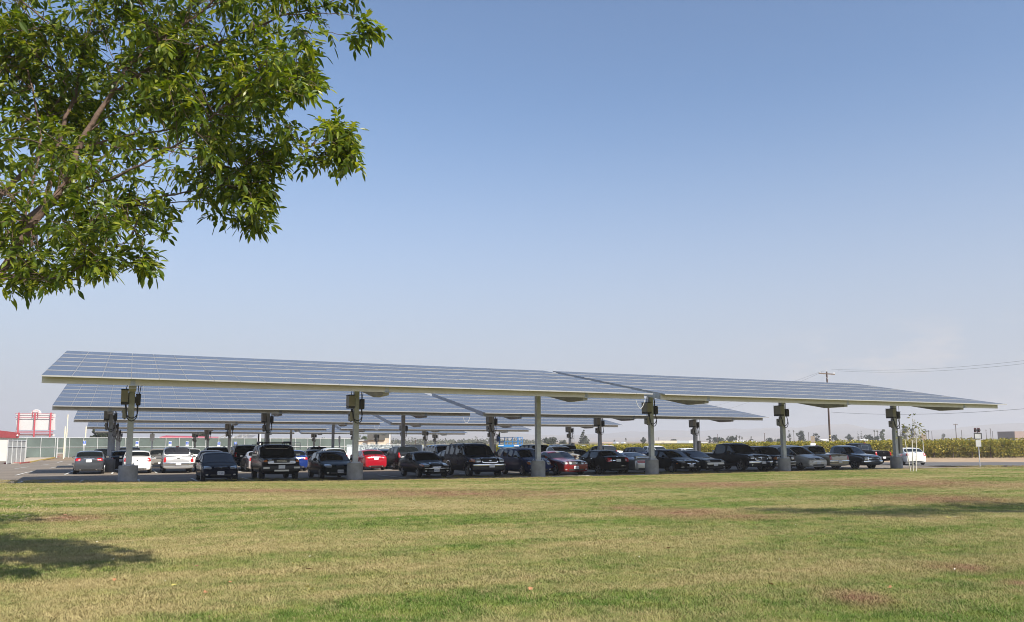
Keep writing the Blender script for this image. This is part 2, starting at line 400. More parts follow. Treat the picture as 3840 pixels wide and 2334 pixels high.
r2 = ns.new('ShaderNodeValToRGB'); r2.color_ramp.elements[0].position = .35; r2.color_ramp.elements[0].color = (.6,.6,.6,1); r2.color_ramp.elements[1].position = .6; L.new(tn(14), r2.inputs[0])
L.new(r1.outputs[0], mxx.inputs[6]); L.new(r2.outputs[0], mxx.inputs[7]); L.new(mxx.outputs[2], bs.inputs['Base Color']); bs.inputs['Roughness'].default_value = .9; bs.inputs['Specular IOR Level'].default_value = .25
M['asphalt'] = asph
M['road'] = pmat('road_asphalt', (.12,.115,.112), .85, var=.15, scale=.5, spec=.3)
M['dirt'] = pmat('dirt_verge', (.36,.265,.175), 1, var=.2, scale=.6, spec=.1, bump=.4, bscale=9)

LOT_R = 58.0
sheet('parking_lot', lambda x, y: (x, y), lin(-60, LOT_R, 47), lin(41.2, 147.2, 42), lambda x, y: gz(x, y)-.004, asph)
# road and dirt verge run square to the view, beyond the lot's right side
RD = Vector((math.cos(.4456), -math.sin(.4456), 0)); ND = Vector((math.sin(.4456), math.cos(.4456), 0))
def band(d): return lambda u, v: ((RD*u + ND*v).x, (RD*u + ND*v).y)
VINE_V = 103.0                                         # distance of the first vine row along the view axis
sheet('road', band(0), lin(26, 200, 58), lin(69.0, 81.5, 5), lambda x, y: gz(x, y)-.010, M['road'])
sheet('dirt_verge', band(0), lin(-40, 220, 60), lin(81.5, VINE_V+4, 8), lambda x, y: gz(x, y)-.012, M['dirt'])
sheet('road_edge_line', band(0), lin(30, 200, 58), [69.6, 69.8], lambda x, y: gz(x, y)-.004, M['line'])

# lawn: its far edge follows the kerb line of the lot, a little raised on the left
EDGE = ((-60,.24),(-4.5,.22),(.13,.15),(10.2,-.02),(20.7,-.10),(28,-.12),(38.4,-.13),(48.4,-.15),(60,-.26),(120,-.40))
def edge_z(x):
    for (a, za), (b, zb) in zip(EDGE, EDGE[1:]):
        if x <= b: return za+(zb-za)*max(0, min(1, (x-a)/(b-a)))
    return EDGE[-1][1]
def lawn_z(x, y):
    t = max(0, min(1, y/41.0)); s = t*t*(3-2*t)
    und = .05*noise.noise(Vector((x*.12, y*.16, 0))) + .018*noise.noise(Vector((x*.5, y*.5, 3)))
    return edge_z(x)*s + und*(1-t*t*.85)
def lawn_map(x, y):
    if x > 57: return (x, y*(1+(x-57)*.0011))
    return (x, y)
sheet('lawn', lawn_map, lin(-60, 130, 152), [-30,-15]+lin(-2, 41.0, 56), lawn_z, M['lawn'])
# kerb between lawn and asphalt
kb = MB()
for i in range(118):
    x0, x1 = -60+i, -59+i
    q = []
    for x in (x0, x1):
        t = edge_z(x)-.035; t = max(t, gz(x, 41.1)+.03)
        q += [(x, 41.02, t-.5), (x, 41.17, t-.5), (x, 41.17, t), (x, 41.02, t)]
    kb.add(q, [(0,3,2,1),(4,5,6,7),(0,1,5,4),(1,2,6,5),(2,3,7,6),(3,0,4,7)])
o = kb.build('kerb', M['kerb']); o['kind'] = 'structure'
# walk in front of the far left building
wk = MB(); P = [at_g(45, 1742), at_g(150, 1729), at_g(205, 1716), at_g(150, 1712), at_g(45, 1727)]
n_ = len(P); wk.add([(p.x, p.y, gz(p.x, p.y)+.06) for p in P]+[(p.x, p.y, gz(p.x, p.y)-.1) for p in P],
       [tuple(range(n_)), tuple(range(2*n_-1, n_-1, -1))]+[(i, n_+i, n_+(i+1) % n_, (i+1) % n_) for i in range(n_)])
M['walk'] = pmat('walk_concrete', (.44,.37,.29), .9, var=.12, scale=.6); o = wk.build('sidewalk', M['walk']); o['kind'] = 'structure'

for nm_, col_, pts_ in (('yellow_kerb', (.50,.36,.08), ((112,1735.5),(160,1726),(204,1718))), ('red_kerb', (.33,.06,.05), ((14,1740),(74,1739.5),(98,1737),(111,1735.5)))):
    kb = MB(); q = [at_g(*p) for p in pts_]
    for p, r_ in zip(q, q[1:]): kb.bar((p.x, p.y, gz(p.x, p.y)+.06), (r_.x, r_.y, gz(r_.x, r_.y)+.06), .22, .20)
    o = kb.build('painted_kerb', pmat(nm_, col_, .8, var=.2, scale=2)); o['kind'] = 'structure'
# bay lines under the canopies
ln_ = MB()
def stripe(a, b, wd):
    a, b = Vector(a), Vector(b); d = (b-a); n = max(1, int(d.length/1.2)); s = Vector((-d.y, d.x)).normalized()*(wd/2)
    for i in range(n):
        p, q = a+d*(i/n), a+d*((i+1)/n)
        ln_.quad(*[(t.x, t.y, gz(t.x, t.y)+.014) for t in (p-s, q-s, q+s, p+s)][::-1])
for (xa, ya, yb, n) in ((-4.6, 43.0, 48.5, 24), (-8.6, 58.3, 69.5, 25), (-8.6, 82.6, 93.8, 25), (-8.6, 106.6, 117.8, 25), (-8.6, 130.5, 141.5, 25)):
    for i in range(n): stripe((xa+i*2.6, ya), (xa+i*2.6, yb), .11)
stripe((-40, 49.2), (-9, 49.2), .12)
o = ln_.build('parking_lines', M['line']); o['kind'] = 'structure'

# hills across the valley
hill = pmat('hill_grass', (.26,.22,.18), 1, var=.3, scale=.002, spec=.05)
vs = []; fs = []; NA, NR = 220, 16
for i in range(NA+1):
    a = math.radians(-25+110*i/NA)
    for j in range(NR+1):
        r_ = 2400+j*140; t = j/NR
        x, y = math.sin(a)*r_, math.cos(a)*r_
        h = (noise.fractal(Vector((x*.0016, y*.0016, 1.7)), .9, 2.1, 6)+.75)
        fac = .25+.75*max(0, min(1, (math.degrees(a)-4)/38))
        h = max(0, h)*(52*fac)*math.sin(min(1, t*1.25)*PI/2)**1.3
        h += 5*abs(noise.noise(Vector((x*.008, y*.008, 5))))*t
        vs.append((x, y, -.5+h))
for i in range(NA):
    for j in range(NR):
        k = i*(NR+1)+j; fs.append((k, k+1, k+NR+2, k+NR+1))
me = bpy.data.meshes.new('hills'); me.from_pydata(vs, [], fs); me.materials.append(hill)
me.polygons.foreach_set('use_smooth', [True]*len(fs)); o = obj('hills', me); o['kind'] = 'structure'

# the valley air
HZ = bpy.data.materials.new('valley_haze'); HZ.use_nodes = True; nt = HZ.node_tree
for n in list(nt.nodes):
    if n.type != 'OUTPUT_MATERIAL': nt.nodes.remove(n)
pv = nt.nodes.new('ShaderNodeVolumePrincipled'); pv.inputs['Color'].default_value = (.93,.93,.96,1); pv.inputs['Density'].default_value = .00043; pv.inputs['Anisotropy'].default_value = .1
nt.links.new(pv.outputs[0], nt.nodes['Material Output'].inputs['Volume'])
hz = MB(); hz.box((0, 3000, 47.6), (20000, 14000, 100)); o = hz.build('haze', HZ); o['kind'] = 'stuff'
# ------------------------------------------------------------------ solar canopies
PW, PD, TILT, ZF, YF = 1.0254, 2.1402, .1738, 4.409, -5.9461
NC, NR_ = 27, 6
SPAN, OV = 10.3874, 3.1489
SX, SY = -.0047, -.0099
CT, ST = math.cos(TILT), math.sin(TILT)
STEP = .016                                              # each panel row laps a little over the one below

pm_ = bpy.data.materials.new('solar_cells'); nt, ns, L, bs = nodes_of(pm_)
uvn = ns.new('ShaderNodeUVMap'); sp = ns.new('ShaderNodeSeparateXYZ'); L.new(uvn.outputs[0], sp.inputs[0])
def grid(out, n, wdt):
    a = ns.new('ShaderNodeMath'); a.operation = 'MULTIPLY'; a.inputs[1].default_value = n; L.new(out, a.inputs[0])
    b = ns.new('ShaderNodeMath'); b.operation = 'PINGPONG'; b.inputs[1].default_value = .5; L.new(a.outputs[0], b.inputs[0])
    c = ns.new('ShaderNodeMath'); c.operation = 'LESS_THAN'; c.inputs[1].default_value = wdt; L.new(b.outputs[0], c.inputs[0]); return c.outputs[0]
gx = grid(sp.outputs['X'], 8, .065); gy = grid(sp.outputs['Y'], 12, .03)
mxg = ns.new('ShaderNodeMath'); mxg.operation = 'MAXIMUM'; L.new(gx, mxg.inputs[0]); L.new(gy, mxg.inputs[1])
g3 = ns.new('ShaderNodeNewGeometry'); vr = ns.new('ShaderNodeTexNoise'); vr.inputs['Scale'].default_value = .8; L.new(g3.outputs['Position'], vr.inputs['Vector'])
oi = ns.new('ShaderNodeObjectInfo'); ad = ns.new('ShaderNodeMath'); ad.operation = 'MULTIPLY_ADD'; L.new(oi.outputs['Random'], ad.inputs[0]); ad.inputs[1].default_value = .35; L.new(vr.outputs['Fac'], ad.inputs[2])
cr = ns.new('ShaderNodeValToRGB'); cr.color_ramp.elements[0].position = .3; cr.color_ramp.elements[1].position = 1.0
cr.color_ramp.elements[0].color = (.034,.035,.044,1); cr.color_ramp.elements[1].color = (.052,.053,.064,1); L.new(ad.outputs[0], cr.inputs[0])
mg = ns.new('ShaderNodeMix'); mg.data_type = 'RGBA'; L.new(mxg.outputs[0], mg.inputs[0]); L.new(cr.outputs[0], mg.inputs[6]); mg.inputs[7].default_value = (.10,.105,.125,1)
L.new(mg.outputs[2], bs.inputs['Base Color']); bs.inputs['Roughness'].default_value = .24; bs.inputs['Specular IOR Level'].default_value = .55
M['cells'] = pm_

M['backsheet'] = pmat('panel_backsheet', (.06,.06,.065), .6, var=.05)
def panel_geo(mb, T):
    """one framed module; T maps local (x, y, z) into the target space"""
    x0, x1, y0, y1, t, fr = .005, PW-.005, .008, PD-.008, .055, .006
    o = [(x0,y0),(x1,y0),(x1,y1),(x0,y1)]; i = [(x0+fr,y0+fr),(x1-fr,y0+fr),(x1-fr,y1-fr),(x0+fr,y1-fr)]
    vs = [T(a, b, -t) for a, b in o]+[T(a, b, 0) for a, b in o]+[T(a, b, 0) for a, b in i]+[T(a, b, -.004) for a, b in i]
    fs = []
    for k in range(4):
        j = (k+1) % 4
        fs += [(k, j, 4+j, 4+k), (4+k, 4+j, 8+j, 8+k), (8+k, 8+j, 12+j, 12+k)]
    mb.add(vs, fs, 0)
    mb.add(vs[:4], [(3,2,1,0)], 2)
    mb.uv[len(mb.f)] = True; mb.add([T(a, b, -.004) for a, b in i], [(0,1,2,3)], 1)
def panel_mesh(mb, name):
    me = mb.mesh(name, [M['alu'], M['cells'], M['backsheet']])
    uv = me.uv_layers.new(name='UVMap')
    for k in mb.uv:
        for li, c in zip(me.polygons[k].loop_indices, ((0,0),(1,0),(1,1),(0,1))): uv.data[li].uv = c
    return me
mb = MB(); panel_geo(mb, lambda x, y, z: (x, y, z)); PANEL = panel_mesh(mb, 'solar_panel')
DLT = STEP/PD

# shared post furniture, local to the post foot
def eq_meshes():
    d = {}
    b = MB()
    b.box((-.30, -.02, .42), (.30, .66, .56), 0, bev=.03); b.box((-.30, -.02, .10), (.29, .64, .12), 1, bev=.02); b.box((-.14, -.02, .30), (.06, .5, .5), 1)
    b.box((-.30, -.02, .715), (.32, .68, .03), 1)
    d['inverter'] = (b.mesh('inverter', [M['grey_box'], M['dark_box']]), 3.58)
    b = MB(); b.box((-.26, 0, .25), (.20, .38, .46), 0, bev=.03); b.box((-.37, -.05, .32), (.05, .08, .10), 1, bev=.01); b.cyl((-.26, 0, -.03), (-.26, 0, .03), .04, m=1)
    d['disconnect_box'] = (b.mesh('disconnect_box', [M['grey_box'], M['dark_box']]), 2.97)
    b = MB(); b.box((.27, -.02, .25), (.20, .50, .48), 0, bev=.03); b.box((.155, -.02, .25), (.05, .3, .3), 0); b.box((.27, -.02, .505), (.22, .52, .025), 0)
    d['combiner_box'] = (b.mesh('combiner_box', [M['dark_box']]), 3.58)
    cb = []
    for k, (dy, dz, r) in enumerate(((-.20, 0, .022), (-.26, -.13, .022))):
        pts = [(-.26+.04*k, dy*.6, 3.60)]
        for i in range(13):
            t = PI*i/12; pts.append((-.24*math.cos(t)*(1-.1*k)+.03, dy, 3.30+dz-.30*math.sin(t)))
        pts.append((.27-.04*k, dy*.6, 3.60)); cb.append((pts, r))
    cb += [([(.24, -.05, 4.05), (.25, -.04, 4.4), (.22, .1, 4.85)], .018), ([(.30, 0, 4.05), (.36, .05, 4.5), (.42, .2, 4.8)], .018),
           ([(-.26, .05, 4.28), (-.2, .08, 4.6), (-.14, .1, 4.85)], .018), ([(-.24, .04, 3.6), (-.24, .04, 3.44)], .025)]
    for k, (pts, r) in enumerate(cb):
        b = MB(); b.tube(pts, r, 8); d['cable%d' % k] = (b.mesh('cable', [M['cable']], 50), 0)
    b = MB(); 
    for s in (0, .26): b.tube([(.30+s, .0, 4.75), (.30+s, .0, 2.35)], .017, 6, 0)
    for z in (2.9, 3.5, 4.1, 4.6): b.tube([(.30, 0, z), (.56, 0, z)], .017, 6, 0)
    b.box((.42, .02, 1.75), (.26, .34, 1.25), 1, bev=.02); b.bar((.13, .02, 2.2), (.3, .02, 2.2), .05, .05, 0)
    d['cable_ladder'] = (b.mesh('cable_ladder', [M['cable'], M['grey_box']]), 0)
    b = MB(); b.lathe([(0, -.4), (.405, -.4), (.405, .84), (.39, .865), (0, .865)], (0, 0, 0), n=28)
    d['footing'] = (b.mesh('footing', [M['concrete']], 40), 0)
    b = MB(); b.box((0, 0, .885), (.50, .50, .035), 0)
    for x in (-.19, .19):
        for y in (-.19, .19): b.cyl((x, y, .9), (x, y, .99), .022, n=8, m=0); b.cyl((x, y, .90), (x, y, .935), .04, n=6, m=0)
    d['base_plate'] = (b.mesh('base_plate', [M['galv']]), 0)
    return d
EQ = eq_meshes()

def canopy(XL, D, dz, second, row, label):
    """XL = left edge of the panels, D = line of the posts"""
    X0 = XL+OV
    root = empty('solar_canopy', (X0, D, gz(X0, D)), 0, label, 'solar canopy', 'solar canopies over the parking bays')
    rz0 = root.location.z
    zrow = ZF + SY*(D-41.6) + dz
    def Pt(c, s, wn):           # c along the row, s up the slope, wn off the panel plane -> local coordinates of the root
        x = XL+c
        return Vector((x-X0, YF+s*CT-wn*ST, zrow+s*ST+wn*CT+SX*x-rz0))
    # --- panels: the nearest hundred as parts, the rest as one sheet
    slots = [(r_, c) for r_ in range(NR_) for c in range(NC)]
    def key(rc):
        p = Pt(rc[1]*PW, rc[0]*PD, 0)+Vector((X0, D, rz0)); return (p-EYEP).length
    slots.sort(key=key)
    for (r_, c) in slots[:100]:
        o = obj('solar_panel', PANEL, root, Pt(c*PW, r_*PD, STEP)); o.rotation_euler = (TILT-DLT, -SX, 0)
    rest = MB()
    R3 = Euler((TILT-DLT, -SX, 0)).to_matrix()
    for (r_, c) in slots[100:]:
        b0 = Pt(c*PW, r_*PD, STEP); panel_geo(rest, lambda x, y, z: tuple(b0 + R3 @ Vector((x, y, z))))
    o = obj('solar_panel_sheet', panel_mesh(rest, 'solar_panel_sheet'), root); o['kind'] = 'stuff'
    # --- steel: rim beams on all four sides, purlins, girders, posts
    W = NC*PW; Ls = NR_*PD
    b0, b1 = (.0, W-.42) if second else (.0, W-.30)
    top, dep = -.03, .30
    def beam_u(s, h, wd, name, mat):
        mb = MB(); a0, a1 = Pt(b0, s, top), Pt(b1, s, top)
        y = a0.y
        def R(x, dy, z): return (x, y+dy, z)
        prof = [(0,0),(wd,0),(wd,-.018),(.012,-.018),(.012,-h+.018),(wd,-h+.018),(wd,-h),(0,-h)]
        n = len(prof); vs = [(a0.x, y+p, a0.z+q) for p, q in prof]+[(a1.x, y+p, a1.z+q) for p, q in prof]
        mb.add(vs, [tuple(range(n)), tuple(range(2*n-1, n-1, -1))]+[(i, n+i, n+(i+1) % n, (i+1) % n) for i in range(n)])
        return mb.build(name, mat, root)
    fb = beam_u(.40, dep, .08, 'rim_beam', M['beam']); beam_u(Ls-.48, dep, .08, 'rim_beam', M['beam'])
    for r_ in range(1, NR_): beam_u(r_*PD-.03, .20, .07, 'purlin', M['galv'])
    for c in (b0+.002, b1-.062):
        mb = MB(); q = [Pt(c, .49, top-.002), Pt(c, Ls-.49, top-.002)]
        dn = Vector((0, 0, -dep+.004)); e = Vector((.06, 0, 0))
        vs = [q[0], q[0]+e, q[0]+e+dn, q[0]+dn, q[1], q[1]+e, q[1]+e+dn, q[1]+dn]
        mb.add(vs, [(0,1,2,3),(7,6,5,4),(0,4,5,1),(1,5,6,2),(2,6,7,3),(3,7,4,0)])
        for z_ in (-.02, -dep+.02):
            mb.bar(q[0]+Vector((.10, .0, z_)), q[1]+Vector((.10, 0, z_)), .10, .016)
        mb.build('rim_beam', M['galv'], root)
    sm = Ls/2
    for i in range(3):
        c = OV+i*SPAN; px = X0+i*SPAN
        gtop = top-dep-.005
        mb = MB(); hw = .14
        s0, s1, cut = .50, Ls-.50, 1.95
        w0 = gtop-.15; w1 = gtop-.44; prof = [(s0, gtop), (s1, gtop), (s1, w0), (s1-cut*.8, w1), (cut+.1, w1), (s0, w0)]
        pts = [Pt(c, s, w_) for s, w_ in prof]; e = Vector((hw, 0, 0)); n = len(pts)
        mb.add([p-e for p in pts]+[p+e for p in pts], [tuple(range(n-1, -1, -1)), tuple(range(n, 2*n))]+[(k, (k+1) % n, n+(k+1) % n, n+k) for k in range(n)])
        g = mb.build('girder', M['girder'], root)
        mb = MB(); p = Pt(c, .40, top); mb.box((p.x, p.y-.007, p.z-dep/2), (.17, .012, dep-.02), 0)
        for zz in (-.07, -.22): mb.cyl((p.x, p.y-.03, p.z+zz), (p.x, p.y-.012, p.z+zz), .016, n=8, m=0)
        mb.box((p.x+.02, p.y+.02, p.z-dep-.012), (.32, .16, .016), 0)
        mb.build('bracket', M['galv'], root)
        gzp = gz(px, D)
        pz = Pt(c, sm, w1).z
        mb = MB(); mb.box((0, 0, (pz+.90)/2+.0), (.26, .26, pz-.90), 0, bev=.012)
        mb.box((0, 0, pz-.02), (.36, .36, .03), 0)
        post = mb.build('post', M['galv'], root, loc=(i*SPAN, 0, gzp-rz0))
        rise = pz-(4.409+1.12-.85)                      # posts on lower ground are shorter or taller; furniture hangs from the head
        for nm in ('footing', 'base_plate'): obj(nm, EQ[nm][0], post)
        third = (not second and i == 2)
        if not third:
            for nm in ('inverter', 'disconnect_box', 'combiner_box', 'cable0', 'cable1', 'cable2', 'cable3', 'cable4', 'cable5'):
                obj(nm.rstrip('012345'), EQ[nm][0], post, (0, 0, EQ[nm][1]+min(0, rise)))
        if second and i == 2: obj('cable_ladder', EQ['cable_ladder'][0], post, (0, 0, min(0, rise)))
    if not second and row <= 3:
        mb = MB(); p = Pt(W-.9, .2, -.35)
        mb.tube([p+Vector((.55*t, .02, -.45*math.sin(PI*t)**.8)) for t in [k/10 for k in range(11)]], .016, 6)
        mb.build('drip_cable', M['pale_cable'], root)
    return root

ROWS = [(1, 41.6089, .0837-OV, 7.6451, 0.0), (2, 63.1025, -4.2405, 7.7006, -.0792), (3, 87.3958, -4.3415, 7.7739, -.0258),
        (4, 112.6325, -4.2916, 8.4349, .0083), (5, 135.7077, -4.2259, 7.6407, .0208)]
ORD = {1: 'nearest the lawn', 2: 'second from the lawn', 3: 'third from the lawn', 4: 'fourth from the lawn', 5: 'farthest from the lawn'}
for (k, D, XL, G_, dz) in ROWS:
    canopy(XL, D, dz, False, k, 'left solar panel canopy of the row '+ORD[k]+', third post bare')
    canopy(XL+2*SPAN+G_, D, dz, True, k, 'right solar panel canopy of the row '+ORD[k]+', boxes on every post')
# ------------------------------------------------------------------ vehicles
# stations: (distance from the nose, top height, plan width factor); windows: intervals between stations
SH = {}
def shape(name, **k): SH[name] = k
shape('sedan', L=4.72, W=1.80, axle=(.95,3.68), r=.325, belt=(.90,.98), tum=.34, z0=.20,
  st=[(0,.62,.78),(.07,.72,.87),(.5,.83,.96),(1.25,.95,1),(2.05,1.38,1),(2.45,1.455,1),(2.52,1.46,1),(3.25,1.45,1),(3.55,1.39,.99),(4.15,1.10,.97),(4.55,1.06,.92),(4.68,.98,.86),(4.72,.66,.80)],
  ws=[3], rw=[8], sw=[[3,4],[6,7]])
shape('old_sedan', L=4.55, W=1.72, axle=(.88,3.55), r=.31, belt=(.90,.94), tum=.36, z0=.21,
  st=[(0,.58,.84),(.05,.70,.91),(.5,.80,.97),(1.3,.91,1),(1.95,1.33,1),(2.3,1.40,1),(2.37,1.405,1),(3.05,1.39,1),(3.3,1.35,1),(3.75,1.02,.99),(4.4,.98,.95),(4.52,.9,.92),(4.55,.62,.88)],
  ws=[3], rw=[8], sw=[[3,4],[6,7]])
shape('civic', L=4.5, W=1.76, axle=(.85,3.55), r=.315, belt=(.90,.98), tum=.38, z0=.19,
  st=[(0,.55,.74),(.09,.68,.86),(.45,.80,.96),(.95,.92,1),(1.9,1.36,1),(2.3,1.43,1),(2.37,1.435,1),(3.05,1.42,1),(3.35,1.36,.99),(3.95,1.10,.97),(4.35,1.06,.92),(4.46,.98,.86),(4.5,.66,.80)],
  ws=[3], rw=[8], sw=[[3,4],[6,7]])
shape('coupe', L=4.76, W=1.86, axle=(.95,3.67), r=.35, belt=(.90,1.0), tum=.42, z0=.17,
  st=[(0,.70,.84),(.06,.80,.90),(.55,.87,.97),(1.55,.96,1),(2.3,1.33,1),(2.65,1.39,1),(3.05,1.39,1),(3.3,1.36,1),(4.05,1.06,.99),(4.6,1.02,.95),(4.72,.96,.92),(4.76,.66,.88)],
  ws=[3], rw=[7], sw=[[3,4],[5]])
shape('sports', L=4.9, W=1.88, axle=(1.0,3.6), r=.33, belt=(.86,.92), tum=.46, z0=.18,
  st=[(0,.55,.78),(.08,.66,.88),(.6,.76,.97),(1.6,.88,1),(2.35,1.22,1),(2.7,1.29,1),(3.05,1.28,1),(3.2,1.26,1),(4.2,.98,.99),(4.75,.98,.95),(4.86,.90,.92),(4.9,.60,.88)],
  ws=[3], rw=[7], sw=[[3,4],[5]])
shape('hatch', L=4.3, W=1.72, axle=(.85,3.4), r=.32, belt=(.94,1.04), tum=.30, z0=.19,
  st=[(0,.66,.76),(.08,.80,.86),(.5,.93,.94),(1.05,1.03,1),(1.75,1.48,1),(2.15,1.58,1),(2.22,1.585,1),(2.95,1.58,1),(3.02,1.58,1),(3.65,1.53,.99),(4.02,1.30,.98),(4.18,1.05,.96),(4.27,.92,.90),(4.3,.66,.84)],
  ws=[3], rw=[9,10], sw=[[3,4],[6],[8]])
shape('crossover', L=4.6, W=1.82, axle=(.92,3.56), r=.36, belt=(1.04,1.14), tum=.26, z0=.24,
  st=[(0,.74,.80),(.07,.90,.88),(.5,1.02,.96),(1.15,1.10,1),(1.85,1.60,1),(2.2,1.69,1),(2.27,1.695,1),(3.0,1.70,1),(3.07,1.70,1),(3.95,1.66,.99),(4.25,1.40,.98),(4.4,1.12,.96),(4.55,1.0,.92),(4.6,.70,.86)],
  ws=[3], rw=[9,10], sw=[[3,4],[6],[8]])
shape('suv', L=5.1, W=1.98, axle=(.98,3.95), r=.39, belt=(1.14,1.18), tum=.20, z0=.28,
  st=[(0,.86,.90),(.05,1.02,.93),(.5,1.10,.98),(1.4,1.16,1),(2.0,1.72,1),(2.3,1.84,1),(2.37,1.85,1),(3.15,1.87,1),(3.22,1.87,1),(4.05,1.86,1),(4.12,1.86,1),(4.72,1.82,.99),(4.95,1.22,.98),(5.06,1.10,.96),(5.1,.70,.93)],
  ws=[3], rw=[11], sw=[[3,4],[6],[8],[10]])
shape('jeep', L=4.25, W=1.78, axle=(.80,3.35), r=.36, belt=(1.06,1.08), tum=.16, z0=.28,
  st=[(0,.90,.92),(.04,1.02,.95),(.4,1.05,.98),(1.25,1.09,1),(1.7,1.56,1),(1.9,1.64,1),(1.97,1.645,1),(2.65,1.65,1),(2.72,1.65,1),(3.3,1.65,1),(3.37,1.65,1),(3.95,1.63,1),(4.14,1.12,.99),(4.22,1.02,.97),(4.25,.70,.95)],
  ws=[3], rw=[11], sw=[[3,4],[6],[8],[10]])
shape('cruiser', L=4.6, W=1.9, axle=(.92,3.6), r=.40, belt=(1.20,1.22), tum=.15, z0=.32,
  st=[(0,.96,.92),(.05,1.10,.95),(.45,1.16,.985),(1.30,1.20,1),(1.62,1.70,1),(1.82,1.79,1),(1.9,1.80,1),(2.6,1.81,1),(2.67,1.81,1),(3.2,1.81,1),(3.5,1.81,1),(4.2,1.78,1),(4.4,1.22,.99),(4.56,1.1,.97),(4.6,.75,.95)],
  ws=[3], rw=[11], sw=[[3,4],[6],[8]])
shape('van', L=4.85, W=1.87, axle=(.92,3.75), r=.33, belt=(1.02,1.06), tum=.22, z0=.22,
  st=[(0,.66,.82),(.07,.80,.90),(.5,.93,.97),(1.1,1.06,1),(2.0,1.60,1),(2.35,1.68,1),(2.42,1.69,1),(3.2,1.70,1),(3.27,1.70,1),(4.35,1.67,.99),(4.6,1.45,.98),(4.75,1.06,.96),(4.82,.95,.93),(4.85,.66,.9)],
  ws=[3], rw=[9,10], sw=[[3,4],[6],[8]])
_pick = dict(belt=(1.12,1.14), tum=.20, z0=.30, ws=[3])
shape('crew_pickup', L=5.75, W=2.0, axle=(1.0,4.55), r=.42, rw=[8], sw=[[3,4],[6,7]], bed=9,
  st=[(0,.92,.90),(.05,1.06,.94),(.55,1.14,.98),(1.5,1.19,1),(2.1,1.74,1),(2.4,1.86,1),(2.47,1.865,1),(3.4,1.86,1),(3.62,1.80,1),(3.80,1.21,1),(3.9,1.20,1),(5.6,1.20,.99),(5.71,1.16,.98),(5.75,.66,.97)], **_pick)
shape('pickup', L=5.3, W=1.88, axle=(.95,4.1), r=.37, rw=[7], sw=[[3,4,5]], bed=8,
  st=[(0,.82,.90),(.05,.96,.94),(.55,1.06,.98),(1.4,1.11,1),(2.0,1.58,1),(2.3,1.69,1),(2.9,1.70,1),(3.12,1.65,1),(3.28,1.13,1),(3.4,1.12,1),(5.15,1.12,.99),(5.26,1.08,.98),(5.3,.60,.97)], **dict(_pick, belt=(1.06,1.07), z0=.28))

